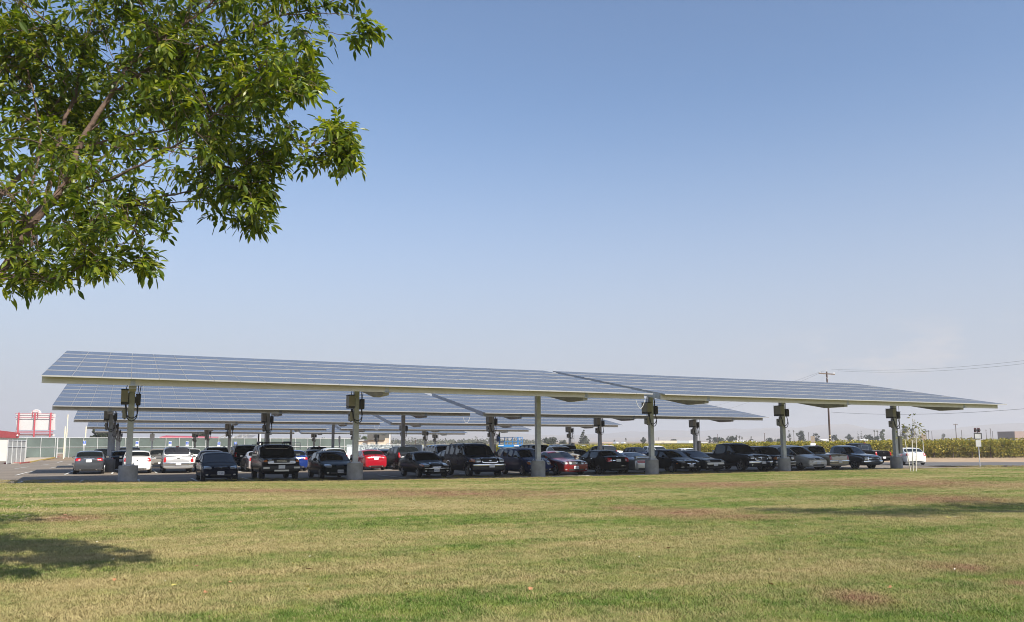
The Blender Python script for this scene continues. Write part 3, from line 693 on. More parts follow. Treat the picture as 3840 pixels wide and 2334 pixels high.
def build_shape(nm):
    """smooth body with wheel arches cut and window openings set back -> dict of meshes, bvh and dims"""
    S = SH[nm]; L_, W = S['L'], S['W']; st = S['st']; n = len(st); z0 = S['z0']
    ring = []; vs = []
    def belt(s): return S['belt'][0]+(S['belt'][1]-S['belt'][0])*s/L_
    for (s, zt, wf) in st:
        w = W/2*wf; y = s-L_/2; zb = belt(s); e = (s < .03 or s > L_-.03)
        zz = z0+(.10 if e else 0)
        if zt-zb <= .09:
            zs = zt-.09 if not e else zt-.06
            h = [(0, zz), (w*.90, zz), (w*.985, zz+.10), (w, zz+.55*(min(zt, zb)-zz)), (w*.975, zs), (w*.90, zt-.025), (w*.55, zt+.012), (0, zt+.02)]
        else:
            wr = w*.965-S['tum']*(zt-zb)
            h = [(0, zz), (w*.90, zz), (w*.985, zz+.10), (w, zz+.55*(zb-zz)), (w*.965, zb), (wr, zt-.055), (wr*.72, zt-.002), (0, zt+.018)]
        pts = h+[(-x, z) for x, z in h[6:0:-1]]
        ring.append(len(vs)); vs += [(x, y, z) for x, z in pts]
    R = 14; fs = []; mi = []
    W_S, W_R = 8, 9
    grp = {}
    gid = 10
    for g in S['sw']:
        for k in g: grp[k] = gid
        gid += 1
    for i in range(n-1):
        for j in range(R):
            j2 = (j+1) % R
            fs.append((ring[i]+j, ring[i]+j2, ring[i+1]+j2, ring[i+1]+j)); m = 0
            if i in S['ws'] and j in (5, 6, 7, 8): m = 8
            elif i in S['rw'] and j in (5, 6, 7, 8): m = 9
            elif i in grp and j == 4: m = grp[i]
            elif i in grp and j == 9: m = grp[i]+10
            mi.append(m)
    fs.append(tuple(ring[0]+j for j in range(R-1, -1, -1))); mi.append(0)
    fs.append(tuple(ring[-1]+j for j in range(R))); mi.append(0)
    me = bpy.data.meshes.new('tmp'); me.from_pydata(vs, [], fs)
    for k in range(32): me.materials.append(M['white'])
    me.polygons.foreach_set('material_index', mi)
    bm = bmesh.new(); bm.from_mesh(me); bmesh.ops.recalc_face_normals(bm, faces=bm.faces[:])
    cl = bm.edges.layers.float.get('crease_edge') or bm.edges.layers.float.new('crease_edge')
    for e in bm.edges:
        if len(e.link_faces) == 2:
            a, b = e.link_faces
            if (a.material_index in (8, 9)) != (b.material_index in (8, 9)) or (a.material_index >= 10) != (b.material_index >= 10): e[cl] = .55
    bm.to_mesh(me); bm.free()
    ob = bpy.data.objects.new('tmp', me); COL.objects.link(ob)
    sub = ob.modifiers.new('s', 'SUBSURF'); sub.levels = 2; sub.render_levels = 2
    cm = MB()
    for ax in S['axle']:
        for sd in (-1, 1):
            cm.cyl((sd*(W/2-.26), ax-L_/2, S['r']), (sd*(W/2+.2), ax-L_/2, S['r']), S['r']*1.17, n=28, m=1)
    cme = bpy.data.meshes.new('cut'); cme.from_pydata(cm.v, [], cm.f)
    for k in range(32): cme.materials.append(M['white'])
    cme.polygons.foreach_set('material_index', cm.m)
    co = bpy.data.objects.new('cut', cme); COL.objects.link(co)
    bo = ob.modifiers.new('b', 'BOOLEAN'); bo.operation = 'DIFFERENCE'; bo.object = co; bo.solver = 'EXACT'
    dg = bpy.context.evaluated_depsgraph_get()
    ev = bpy.data.meshes.new_from_object(ob.evaluated_get(dg))
    bpy.data.objects.remove(ob); bpy.data.objects.remove(co)
    bm = bmesh.new(); bm.from_mesh(ev)
    bv = BVHTree.FromBMesh(bm)
    glass = []
    ids = sorted({f.material_index for f in bm.faces if f.material_index >= 8})
    for gi in ids:
        F = [f for f in bm.faces if f.material_index == gi]
        r_ = bmesh.ops.inset_region(bm, faces=F, thickness=.030 if gi < 10 else .026, depth=0, use_even_offset=True, use_boundary=True)
        for f in r_['faces']: f.material_index = 1 if gi < 10 else 0
        F = [f for f in F if f.is_valid]
        if not F: continue
        g = bmesh.new(); mp = {}
        for f in F:
            for v in f.verts:
                if v not in mp: mp[v] = g.verts.new(v.co-v.normal*.006)
            try: g.faces.new([mp[v] for v in f.verts])
            except ValueError: pass
        gm = bpy.data.meshes.new('g'); g.to_mesh(gm); g.free()
        gm.polygons.foreach_set('use_smooth', [True]*len(gm.polygons)); gm.materials.append(M['glass'])
        glass.append(({8: 'windshield', 9: 'rear_window'}.get(gi, 'side_window'), gm))
        bmesh.ops.delete(bm, geom=F, context='FACES')
    for f in bm.faces:
        if f.material_index > 1: f.material_index = 0
        if f.calc_center_median().z < z0+.06: f.material_index = 1
    bm.to_mesh(ev); bm.free()
    ev.materials.clear(); ev.materials.append(M['white']); ev.materials.append(M['plastic'])
    ev.polygons.foreach_set('use_smooth', [True]*len(ev.polygons)); ev.set_sharp_from_angle(angle=math.radians(38))
    bpy.data.meshes.remove(me)
    return dict(body=ev, glass=glass, bvh=bv, **{k: S[k] for k in ('L', 'W', 'axle', 'r', 'st', 'z0')})
SHAPES = {}; WHEELS = {}
def wheel_meshes(r, spokes, dark=False):
    k = (round(r, 3), spokes, dark)
    if k in WHEELS: return WHEELS[k]
    w = .20+.1*(r-.3); b = MB(); ri = r*.66
    b.lathe([(ri, -w/2), (r*.94, -w/2), (r, -w/2+.03), (r, w/2-.03), (r*.94, w/2), (ri, w/2), (ri, -w/2)], (0, 0, 0), 'x', 26)
    t = b.mesh('tyre', [M['rubber']], 40)
    b = MB(); b.lathe([(ri, -w/2), (ri, w/2-.02), (ri*.93, w/2-.01), (ri*.90, w/2-.05), (.0, w/2-.06)], (0, 0, 0), 'x', 26, 1)
    b.lathe([(ri*1.0, w/2-.03), (ri, w/2), (ri*.90, w/2), (ri*.88, w/2-.03)], (0, 0, 0), 'x', 26, 0)
    for i in range(spokes):
        a = 2*PI*i/spokes; d = Vector((0, math.cos(a), math.sin(a)))
        b.bar(Vector((w/2-.03, 0, 0))+d*.02, Vector((w/2-.03, 0, 0))+d*ri*.92, ri*1.5/spokes+.03, .035, 0)
    b.cyl((w/2-.04, 0, 0), (w/2+.005, 0, 0), ri*.26, n=12, m=0)
    rm = b.mesh('rim', [M['plastic'] if dark else M['rim'], M['plastic']], 35)
    WHEELS[k] = (t, rm); return WHEELS[k]

class Car:
    """front of the car at local -Y, ground at z = 0"""
    def __init__(s, nm, paint, label, cat='car', name=None, spokes=5, dark_rim=False, group=None):
        if nm not in SHAPES: SHAPES[nm] = build_shape(nm)
        S = SHAPES[nm]; s.S = S; s.nm = nm; s.L, s.W = S['L'], S['W']
        s.root = empty(name or {'crew_pickup': 'pickup_truck', 'pickup': 'pickup_truck', 'suv': 'sport_utility_vehicle', 'jeep': 'sport_utility_vehicle', 'cruiser': 'sport_utility_vehicle', 'van': 'minivan'}.get(nm, 'parked_car'), (0, 0, 0), 0, label, cat, 'vehicles parked under the canopies')
        s.paint = paint
        s.body = obj('body', S['body'], s.root); s.body.material_slots[0].link = 'OBJECT'; s.body.material_slots[0].material = paint
        for (g, me) in S['glass']: obj(g, me, s.root)
        t, r_ = wheel_meshes(S['r'], spokes, dark_rim)
        for ax in S['axle']:
            for sd in (-1, 1):
                w = obj('wheel', t, s.root, (sd*(s.W/2-.125), ax-s.L/2, S['r']), (0, 0, 0 if sd > 0 else PI)); obj('rim', r_, w)
        s.H = max(z for _, z, _ in S['st'])
    def hit(s, face, a, z):
        if face in ('front', 'rear'):
            sg = -1 if face == 'front' else 1
            p, *_ = s.S['bvh'].ray_cast(Vector((a, sg*20, z)), Vector((0, -sg, 0)), 40); return p, Vector((0, sg, 0))
        if face in ('left', 'right'):
            sg = -1 if face == 'left' else 1
            p, *_ = s.S['bvh'].ray_cast(Vector((sg*20, a, z)), Vector((-sg, 0, 0)), 40); return p, Vector((sg, 0, 0))
        p, *_ = s.S['bvh'].ray_cast(Vector((a, z, 20)), Vector((0, 0, -1)), 40); return p, Vector((0, 0, 1))
    def patch(s, name, mat, face, a, z, w, h, n=4., off=.010, parent=None, skew=0., taper=1.):
        """a lamp, grille, plate ... that follows the body; a = across, z = height"""
        K, RN = 24, 3; vs = []; ok = []
        def P(u, v):
            x = a+u*w/2*(taper if v > 0 else 1); zz = z+v*h/2+skew*u*w/2*(1 if a >= 0 else -1)
            p, d = s.hit(face, x, zz); return (p+d*off) if p is not None else None
        c = P(0, 0)
        if c is None: return None
        vs.append(c); last = c
        for r_ in range(1, RN+1):
            for k in range(K):
                t = 2*PI*k/K; ct, s_ = math.cos(t), math.sin(t)
                u = math.copysign(abs(ct)**(2/n), ct)*r_/RN; v = math.copysign(abs(s_)**(2/n), s_)*r_/RN
                p = P(u, v)
                if p is None or (p-c).length > 1.2*max(w, h)+.25: p = vs[-K] if r_ > 1 else c
                vs.append(Vector(p))
        fs = [(0, 1+k, 1+(k+1) % K) for k in range(K)]
        for r_ in range(RN-1):
            for k in range(K):
                k2 = (k+1) % K; b = 1+r_*K; fs.append((b+k, b+K+k, b+K+k2, b+k2))
        # rim back into the body so that it is a solid lamp, not a floating skin
        b = 1+(RN-1)*K; d = s.hit(face, a, z)[1]; e = len(vs)
        vs += [vs[b+k]-d*(off+.02) for k in range(K)]
        fs += [(b+k, e+k, e+(k+1) % K, b+(k+1) % K) for k in range(K)]
        me = bpy.data.meshes.new(name); me.from_pydata([tuple(v) for v in vs], [], fs)
        bm = bmesh.new(); bm.from_mesh(me); bmesh.ops.recalc_face_normals(bm, faces=bm.faces[:])
        if sum((f.normal.dot(d) for f in bm.faces)) < 0: bmesh.ops.reverse_faces(bm, faces=bm.faces[:])
        bm.to_mesh(me); bm.free()
        me.materials.append(mat); me.polygons.foreach_set('use_smooth', [True]*len(fs)); me.set_sharp_from_angle(angle=math.radians(50))
        return obj(name, me, parent or s.root)
    def pair(s, *a, **k):
        a = list(a); x = a[3]; r_ = s.patch(*a, **k); a[3] = -x; l = s.patch(*a, **k); return l, r_
    def text(s, name, body, face, a, z, h, mat, parent, off=.018):
        p, d = s.hit(face, a, z)
        if p is None: return
        cu = bpy.data.curves.new(name, 'FONT'); cu.body = body; cu.size = h*1.35; cu.align_x = 'CENTER'; cu.align_y = 'CENTER'; cu.extrude = .002; cu.materials.append(mat)
        tmp = bpy.data.objects.new('t', cu); COL.objects.link(tmp)
        me = bpy.data.meshes.new_from_object(tmp.evaluated_get(bpy.context.evaluated_depsgraph_get())); bpy.data.objects.remove(tmp)
        o = obj(name, me, parent or s.root)
        o.location = p+d*off; o.rotation_euler = (PI/2, 0, 0 if face == 'front' else PI); return o
    def plate(s, face, z, txt=None, a=0, holder=True):
        p = s.patch('licence_plate', M['plate'], face, a, z, .32, .165, 12, .022)
        if p and txt: s.text('lettering', txt, face, a, z-.008, .085, M['ink'], p, .026)
        return p
    def mirrors(s, z=None, s_=None, col=None, big=1.):
        st = s.S['st'][3]; y = (st[0]+.42 if s_ is None else s_)-s.L/2; z = z or st[1]+.05
        for f, sg in (('left', -1), ('right', 1)):
            p, d = s.hit(f, y, z-.06)
            if p is None: continue
            b = MB(); c = (p.x+sg*.13*big, y, z+.03); b.box(c, (.20*big, .10, .14*big), 0, bev=.045); b.bar((p.x-sg*.03, y, z-.03), c, .05, .05, 1)
            b.box((c[0], c[1]+.052, c[2]), (.15*big, .006, .10*big), 2)
            b.build('mirror', [col or s.paint, M['plastic'], M['chrome']], s.root)
    def handles(s, ys, z, mat=None):
        for y in ys:
            for f in ('left', 'right'): s.patch('door_handle', mat or s.paint, f, y-s.L/2, z, .17, .035, 4, .02)
    def rails(s, y0, y1, mat=None):
        for sg in (-1, 1):
            pts = []
            for k in range(9):
                y = y0+(y1-y0)*k/8-s.L/2; x = sg*(s.W/2*.66); p, _ = s.hit('top', x, y)
                if p is None: continue
                up = .055 if 0 < k < 8 else .005; pts.append((x, y, p.z+up))
            b = MB(); b.tube(pts, .02, 6); b.build('roof_rail', mat or M['plastic'], s.root)
    def bar(s, name, face, z, w, h, dpt, mat, wrap=.25):
        """a separate bumper bar across the front or rear"""
        sg = -1 if face == 'front' else 1; y = sg*(s.L/2+.03); b = MB(); pr = []
        for k in range(13):
            u = -1+2*k/12; pr.append((u*w/2, y-sg*wrap*max(0, abs(u)-.72)**1.4*4))
        vs = []; 
        for (x, yy) in pr:
            for (dy, dz) in ((0, -h/2+.02), (sg*.02, -h/2+.05), (sg*.02, h/2-.04), (0, h/2), (-sg*dpt, h/2), (-sg*dpt, -h/2+.02)): vs.append((x, yy+dy, z+dz))
        fs = []
        for k in range(12):
            for j in range(6): j2 = (j+1) % 6; fs.append((k*6+j, k*6+j2, k*6+6+j2, k*6+6+j) if sg < 0 else (k*6+j, k*6+6+j, k*6+6+j2, k*6+j2))
        fs += [tuple(range(5, -1, -1)), tuple(range(72, 78))]
        b.add(vs, fs); 
        me = b.mesh(name, [mat]); bm = bmesh.new(); bm.from_mesh(me); bmesh.ops.recalc_face_normals(bm, faces=bm.faces[:]); bm.to_mesh(me); bm.free()
        me.polygons.foreach_set('use_smooth', [True]*len(me.polygons)); me.set_sharp_from_angle(angle=math.radians(40))
        return obj(name, me, s.root)
    # ----- stock faces
    def front(s, zh=.70, lw=.36, lh=.14, ax=.62, zg=.60, gw=.7, gh=.13, gm=None, txt=None, ln=3, intake=True, plate_z=.44, chrome=False, skew=.04, amber=False):
        if chrome: s.patch('grille_surround', M['chrome'], 'front', 0, zg, gw+.07, gh+.06, 5, .008)
        s.patch('grille', gm or M['plastic'], 'front', 0, zg, gw, gh, 5, .014)
        s.pair('headlight', M['lens'], 'front', s.W/2*ax, zh, lw, lh, ln, .010, skew=skew)
        if amber: s.pair('turn_signal', M['amber'], 'front', s.W/2*ax+lw*.42, zh-.01, .12, lh*.8, 3, .013)
        if intake: s.patch('lower_intake', M['plastic'], 'front', 0, s.S['z0']+.15, s.W*.55, .10, 5, .008)
        s.plate('front', plate_z, txt)
        s.pair('fog_lamp', M['lens'], 'front', s.W/2*.72, s.S['z0']+.17, .13, .07, 2.2, .012)
    def rear(s, zl=.86, lw=.30, lh=.20, ax=.72, zp=.80, txt=None, bump=None, n=3.5, strip=None):
        s.pair('tail_light', M['red_lens'], 'rear', s.W/2*ax, zl, lw, lh, n, .012)
        s.pair('reverse_light', M['lens'], 'rear', s.W/2*ax-lw*.30, zl-lh*.12, lw*.26, lh*.4, 4, .018)
        s.plate('rear', zp, txt)
        if strip: s.patch('trim_strip', strip, 'rear', 0, zp+.13, .62, .03, 6, .018)
        s.pair('exhaust', M['chrome'], 'rear', s.W/2*.5, s.S['z0']+.09, .10, .06, 2, .03)
        s.patch('lower_valance', M['plastic'], 'rear', 0, s.S['z0']+.10, s.W*.62, .09, 6, .008)
        s.patch('badge', M['chrome'], 'rear', 0, zp+.21, .11, .07, 2, .016)
    def place(s, x0=None, x1=None, mid=None, Y=43.0, tail=False, rz=0., z=None):
        """put it at depth Y (nearest end) so that its outline meets the measured picture column"""
        def cols(X):
            v = []
            for dx in (-1, 1):
                for dy in (-s.L/2, s.L/2):
                    a_, b_ = dx*(s.W/2-.02), dy; v.append(proj((X+a_*math.cos(rz)-b_*math.sin(rz), Y+s.L/2+a_*math.sin(rz)+b_*math.cos(rz), gz(X, Y)+.5))[0])
            return min(v), max(v)
        lo, hi = -30., 140.
        for _ in range(50):
            m_ = (lo+hi)/2; c = cols(m_)
            t = (c[0]-x0) if x0 is not None else (c[1]-x1) if x1 is not None else ((c[0]+c[1])/2-mid)
            if t > 0: hi = m_
            else: lo = m_
        X = (lo+hi)/2; s.X = X
        s.root.location = (X, Y+s.L/2, gz(X, Y+s.L/2) if z is None else z)
        s.root.rotation_euler = (0, 0, (PI if tail else 0)+rz)
        return s

def paint(name, col, metal=.35, rough=.15):
    m = bpy.data.materials.new(name); nt, ns, L, bs = nodes_of(m)
    bs.inputs['Metallic'].default_value = metal; bs.inputs['Roughness'].default_value = rough
    bs.inputs['Coat Weight'].default_value = 0 if max(col) < .1 else .6; bs.inputs['IOR'].default_value = 1.22 if max(col) < .1 else 1.5; bs.inputs['Coat Roughness'].default_value = .04; bs.inputs['Specular IOR Level'].default_value = .12 if max(col) < .1 else .4
    g = ns.new('ShaderNodeNewGeometry'); nz = ns.new('ShaderNodeTexNoise'); nz.inputs['Scale'].default_value = 3; nz.inputs['Detail'].default_value = 6
    L.new(g.outputs['Position'], nz.inputs['Vector']); mx = ns.new('ShaderNodeMix'); mx.data_type = 'RGBA'
    mr = ns.new('ShaderNodeMapRange'); mr.inputs[1].default_value = .45; mr.inputs[2].default_value = .8; mr.inputs[4].default_value = .03
    L.new(nz.outputs['Fac'], mr.inputs[0]); L.new(mr.outputs[0], mx.inputs[0]); mx.inputs[6].default_value = (*col, 1); mx.inputs[7].default_value = (.28,.25,.21,1)
    L.new(mx.outputs[2], bs.inputs['Base Color'])
    return m
C_BLACK = paint('black_paint', (.004,.004,.005), 0); C_NAVY = paint('navy_paint', (.004,.007,.020), 0); C_GREEN = paint('dark_green_paint', (.006,.012,.012), 0)
C_BLUE = paint('blue_paint', (.010,.035,.19), .2); C_PT = paint('deep_blue_paint', (.006,.018,.080), .1); C_RED = paint('red_paint', (.36,.006,.018), .1); C_DKRED = paint('dark_red_paint', (.17,.006,.010), .1)
C_WHITE = paint('white_car_paint', (.74,.74,.72), 0); C_SILVER = paint('silver_paint', (.50,.51,.52), .6, .32); C_PEWTER = paint('pewter_paint', (.33,.31,.28), .45, .32)
C_GREY = paint('grey_paint', (.085,.09,.10), .5); C_CHAR = paint('charcoal_paint', (.020,.022,.025), .2); C_TAN = paint('tan_paint', (.40,.36,.29), .3); C_MAROON = paint('maroon_paint', (.16,.03,.035), .2)
C_PEARL = paint('pearl_pink_paint', (.55,.50,.50), .4)
C_LIGHT = paint('light_silver_paint', (.62,.60,.56), .1, .3)
# ------------------------------------------------------------------ first row, noses (or tails) at the lawn
YA = 42.7
c = Car('civic', C_NAVY, 'black compact sedan facing the lawn beside the black off-roader with roof rack', 'car').place(mid=815, Y=YA)
c.front(zh=.70, lw=.40, lh=.13, ax=.70, zg=.69, gw=.62, gh=.055, txt='6FCS014', plate_z=.44, skew=.10); c.patch('badge', M['chrome'], 'front', 0, .685, .13, .10, 2, .03); c.mirrors()
c.patch('grille_bar', M['chrome'], 'front', 0, .725, .62, .018, 4, .026)

c = Car('cruiser', C_BLACK, 'black off-roader with roof rack and silver grille panel with round headlights', 'car', dark_rim=True).place(mid=1032, Y=YA)
gs = c.patch('grille_surround', M['rim'], 'front', 0, .98, 1.36, .25, 9, .012); g = c.patch('grille', M['plastic'], 'front', 0, .98, .78, .15, 12, .026)
c.text('lettering', 'TOYOTA', 'front', 0, .98, .085, M['chrome'], g, .04)
c.pair('headlight', M['lens'], 'front', .53, .98, .23, .23, 2, .03); c.pair('turn_signal', M['amber'], 'front', .80, 1.0, .20, .11, 5, .014)
c.bar('bumper', 'front', .62, 1.86, .30, .25, M['plastic'], .12)
for sg in (-1, 1):
    b = MB(); b.box((sg*.74, -2.345, .66), (.30, .04, .11), 0, bev=.015); b.build('bumper_corner', M['rim'], c.root)
b = MB(); b.box((0, -2.36, .52), (.72, .04, .10), 0, bev=.015); b.build('skid_plate', M['rim'], c.root)
b = MB(); b.box((0, -2.36, .70), (.32, .02, .165), 0); p = b.build('licence_plate', M['plate'], c.root); c.mirrors(big=1.3, col=M['rim'])
b = MB()
for sg in (-1, 1):
    b.tube([(sg*.72, -.55, 1.80), (sg*.72, -.45, 1.93), (sg*.70, .1, 1.94), (sg*.70, 1.5, 1.94), (sg*.68, 1.75, 1.82)], .028, 8); b.tube([(sg*.70, -.35, 1.90), (sg*.70, 1.45, 1.90)], .03, 6)
    for y in (-.2, .6, 1.3): b.tube([(sg*.70, y, 1.94), (sg*.72, y, 1.79)], .022, 6)
for y in (-.40, -.05, .3, .65, 1.0, 1.4): b.tube([(-.70, y, 1.93), (.70, y, 1.93)], .022, 6)
b.tube([(-.72, -.47, 1.88), (.72, -.47, 1.88)], .028, 6); b.build('roof_rack', M['plastic'], c.root)
r_ = c.patch('roof_patch', C_PEWTER, 'top', 0, .35, 1.36, 2.2, 9, .006)  # paler grey patch laid over the black roof

c = Car('sedan', C_GREEN, 'dark green sedan partly behind the second footing from the left', 'car').place(x0=1146, Y=YA)
c.front(zh=.72, lw=.34, lh=.17, ax=.66, zg=.70, gw=.40, gh=.13, txt='7JDM996', plate_z=.44, skew=.03); c.mirrors(); c.handles((1.95, 2.95), .90)
c = Car('old_sedan', C_BLACK, 'black luxury sedan with upright chrome-framed grille and amber-edged headlights', 'car').place(x1=1693, Y=YA)
c.front(zh=.70, lw=.38, lh=.16, ax=.68, zg=.70, gw=.55, gh=.20, txt='4BPG251', plate_z=.42, chrome=True, amber=True, skew=0); c.mirrors(); c.handles((1.9, 2.85), .86)
c.patch('body_moulding', M['chrome'], 'front', 0, .52, 1.4, .02, 6, .02)
c = Car('suv', C_NAVY, 'big navy three-row wagon with chrome-ringed grille and chrome bumper', 'car').place(x1=1898, Y=YA-.4)
c.patch('grille_surround', M['chrome'], 'front', 0, .93, .98, .30, 5, .012); c.patch('grille', M['plastic'], 'front', 0, .93, .86, .21, 6, .024); c.patch('badge', M['chrome'], 'front', 0, .93, .19, .09, 2, .036)
c.pair('headlight', M['lens'], 'front', .74, .94, .36, .22, 5, .012); c.pair('turn_signal', M['amber'], 'front', .92, .93, .10, .20, 4, .016)
c.bar('bumper', 'front', .66, 1.96, .17, .2, M['chrome'], .16); c.bar('bumper_apron', 'front', .49, 1.90, .20, .2, M['plastic'], .16)
b = MB(); b.box((.1, -2.60, .62), (.32, .02, .165), 0); p = b.build('licence_plate', M['plate'], c.root)
c.mirrors(big=1.35, col=M['plastic']); c.rails(1.9, 4.6); c.handles((2.3, 3.3), 1.05, M['plastic'])
for f in ('left', 'right'):
    for ax in c.S['axle']:
        b = MB(); sg = -1 if f == 'left' else 1
        b.tube([(sg*(c.W/2+.004), ax-c.L/2+math.cos(t)*.475, .39+math.sin(t)*.475) for t in [PI*k/14 for k in range(15)]], .017, 6); b.build('arch_trim', M['chrome'], c.root)
c = Car('hatch', C_PT, 'deep blue retro wagon half hidden by the third footing', 'car').place(x0=1866, Y=YA+.2)
c.front(zh=.74, lw=.30, lh=.20, ax=.66, zg=.68, gw=.5, gh=.30, plate_z=.40, chrome=False, amber=True, skew=.05); c.mirrors(col=M['plastic']); c.bar('bumper', 'front', .50, 1.66, .14, .15, C_PT, .25)
c = Car('coupe', C_DKRED, 'dark red muscle coupe with two round lamps inside its grille', 'car').place(x1=2212, Y=YA)
c.front(zh=.73, lw=.30, lh=.17, ax=.78, zg=.72, gw=1.06, gh=.20, txt='6TLB293', plate_z=.46, skew=0); c.pair('grille_lamp', M['lens'], 'front', .40, .72, .17, .17, 2, .03)
c.patch('badge', M['chrome'], 'front', 0, .72, .16, .06, 2, .03); c.mirrors(); c.handles((2.6,), .9)
c.patch('tint_band', C_PEWTER, 'top', 0, -.02, .35, .22, 5, .004)
c = Car('sedan', C_BLACK, 'black sedan with its tail to the lawn, two red lamps and chrome window trim', 'car').place(x1=2367, Y=YA+.1, tail=True)
c.rear(zl=.88, lw=.34, lh=.24, ax=.70, zp=.84); c.mirrors(); c.handles((1.95, 2.95), .93, M['chrome']); c.patch('bumper_trim', M['chrome'], 'rear', -.35, .50, .34, .035, 8, .015); c.patch('model_script', M['chrome'], 'rear', .32, .84, .20, .035, 6, .015)
c = Car('sports', C_SILVER, 'silver low sports car with its tail to the lawn behind the fourth footing', 'car').place(x1=2474, Y=YA+.1, tail=True)
c.patch('tail_light', M['red_lens'], 'rear', 0, .74, 1.42, .16, 9, .012); c.patch('lamp_trim', C_SILVER, 'rear', 0, .74, .30, .17, 8, .02); c.mirrors()
b = MB(); b.box((0, 2.20, 1.06), (1.5, .26, .035), 0, bev=.01)
for sg in (-1, 1): b.box((sg*.68, 2.2, 1.0), (.08, .22, .14), 0)
b.build('spoiler', C_SILVER, c.root); c.patch('lower_valance', M['plastic'], 'rear', 0, .30, 1.3, .1, 6, .01)
c = Car('sedan', C_BLACK, 'black sedan with twin kidney-shaped chrome grilles facing the lawn', 'car', spokes=10).place(x1=2636, Y=YA)
c.pair('grille_surround', M['chrome'], 'front', .19, .70, .36, .23, 3, .012); c.pair('grille', M['plastic'], 'front', .19, .70, .30, .17, 3, .024)
c.pair('headlight', M['lens'], 'front', .64, .73, .42, .13, 3.5, .012, skew=.10); c.pair('fog_lamp', M['chrome'], 'front', .66, .37, .22, .05, 3, .012); c.patch('lower_intake', M['plastic'], 'front', 0, .37, .75, .12, 6, .01)
c.plate('front', .49, '7BKR480'); c.mirrors(); c.handles((1.95, 2.95), .92); c.patch('side_marker', M['amber'], 'left', -1.95, .60, .12, .05, 3, .012)
c = Car('coupe', C_CHAR, 'charcoal two-door coupe with wide silver bumper and black lower intake', 'car').place(x1=2727, Y=YA+.2)
c.front(zh=.75, lw=.40, lh=.16, ax=.68, zg=.66, gw=.8, gh=.06, plate_z=.50, skew=.10); c.patch('bumper_cover', C_SILVER, 'front', 0, .57, 1.35, .13, 8, .010); c.patch('hood_scoop', M['plastic'], 'top', 0, -1.35, .5, .22, 3, .01); c.mirrors()
c = Car('crew_pickup', C_CHAR, 'charcoal crew-cab pickup with crosshair chrome grille and big wheels', 'pickup truck').place(x1=2900, Y=YA-.2)
c.patch('grille_surround', M['chrome'], 'front', 0, .94, 1.06, .42, 6, .012)
for sg in (-1, 1):
    for z in (.85, 1.04): c.patch('grille', M['plastic'], 'front', sg*.25, z, .42, .14, 6, .026)
c.pair('headlight', M['lens'], 'front', .76, .98, .34, .26, 4, .014); c.bar('bumper', 'front', .60, 1.98, .20, .2, M['chrome'], .15); c.bar('bumper_apron', 'front', .42, 1.9, .18, .2, C_CHAR, .15)
b = MB(); b.box((.15, -2.93, .60), (.32, .02, .165), 0); b.build('licence_plate', M['plate'], c.root)
for sg in (-1, 1): b = MB(); b.cyl((sg*.78, -2.90, .45), (sg*.78, -2.87, .45), .07, n=14); b.build('fog_lamp', M['lens'], c.root)
c.mirrors(big=1.4, col=M['plastic']); c.handles((2.5, 3.5), 1.04); b = MB(); b.box((0, .95, 1.27), (1.6, .5, .22), 0, bev=.02); b.build('tool_box', M['galv'], c.root)
c = Car('jeep', C_CHAR, 'old dark boxy wagon half hidden behind the fifth post', 'car').place(x1=2984, Y=YA+.2)
c.patch('grille', C_TAN, 'front', 0, .86, .7, .22, 8, .012); c.pair('headlight', M['lens'], 'front', .62, .86, .22, .20, 6, .014); c.pair('turn_signal', M['amber'], 'front', .80, .86, .09, .19, 5, .016)
c.bar('bumper', 'front', .58, 1.80, .16, .2, M['rim'], .05); c.bar('bumper_apron', 'front', .42, 1.7, .13, .2, C_TAN, .05); c.mirrors(col=M['plastic'])
c = Car('van', C_LIGHT, 'silver-beige minivan facing the lawn right of the fifth post', 'minivan', dark_rim=True).place(x1=3108, Y=YA)
c.front(zh=.80, lw=.50, lh=.15, ax=.62, zg=.79, gw=.42, gh=.10, plate_z=.52, skew=0); c.patch('bumper_cover', C_SILVER, 'front', 0, .60, 1.6, .10, 8, .01); c.mirrors(big=1.2, col=M['plastic']); c.handles((1.95, 2.9), .98); c.rails(2.4, 4.3)
c = Car('pickup', C_TAN, 'tan pickup with its tailgate to the lawn, rusty red tail lamps', 'pickup truck').place(x1=3186, Y=YA, tail=True)
def pickup_tail(c, red=True, txt=None, pl=True, bump=M['chrome']):
    h = SH[c.nm]['st'][-4][1] if c.nm == 'pickup' else 1.2
    c.patch('tailgate', c.paint, 'rear', 0, h-.24, c.W*.74, .40, 14, .012); c.pair('tail_light', M['red_lens'], 'rear', c.W/2*.88, h-.22, .15, .38, 6, .014)
    c.patch('tailgate_handle', M['plastic'], 'rear', 0, h-.14, .18, .07, 5, .03); c.bar('bumper', 'rear', .60, c.W*.97, .18, .2, bump, .06)
    if pl: b = MB(); b.box((0, c.L/2+.06, .60), (.32, .02, .165), 0); b.build('licence_plate', M['plate'], c.root)
    b = MB(); b.box((0, SH[c.nm]['st'][SH[c.nm]['rw'][0]][0]-c.L/2+.08, SH[c.nm]['st'][4][1]+.13), (.20, .05, .05), 0, bev=.01); b.build('brake_lamp', M['red_lens'], c.root)
pickup_tail(c); c.mirrors()
c = Car('pickup', C_GREY, 'lowered grey pickup with stacked chrome headlights and dark windows', 'pickup truck').place(x1=3311, Y=YA-.2)
c.patch('grille_surround', M['chrome'], 'front', 0, .80, 1.10, .30, 9, .010)
for z in (.73, .87): c.patch('grille', M['plastic'], 'front', 0, z, .90, .09, 10, .022)
c.patch('badge', M['chrome'], 'front', 0, .80, .2, .06, 3, .03)
for z in (.73, .87): c.pair('headlight', M['lens'], 'front', .72, z, .32, .11, 8, .022)
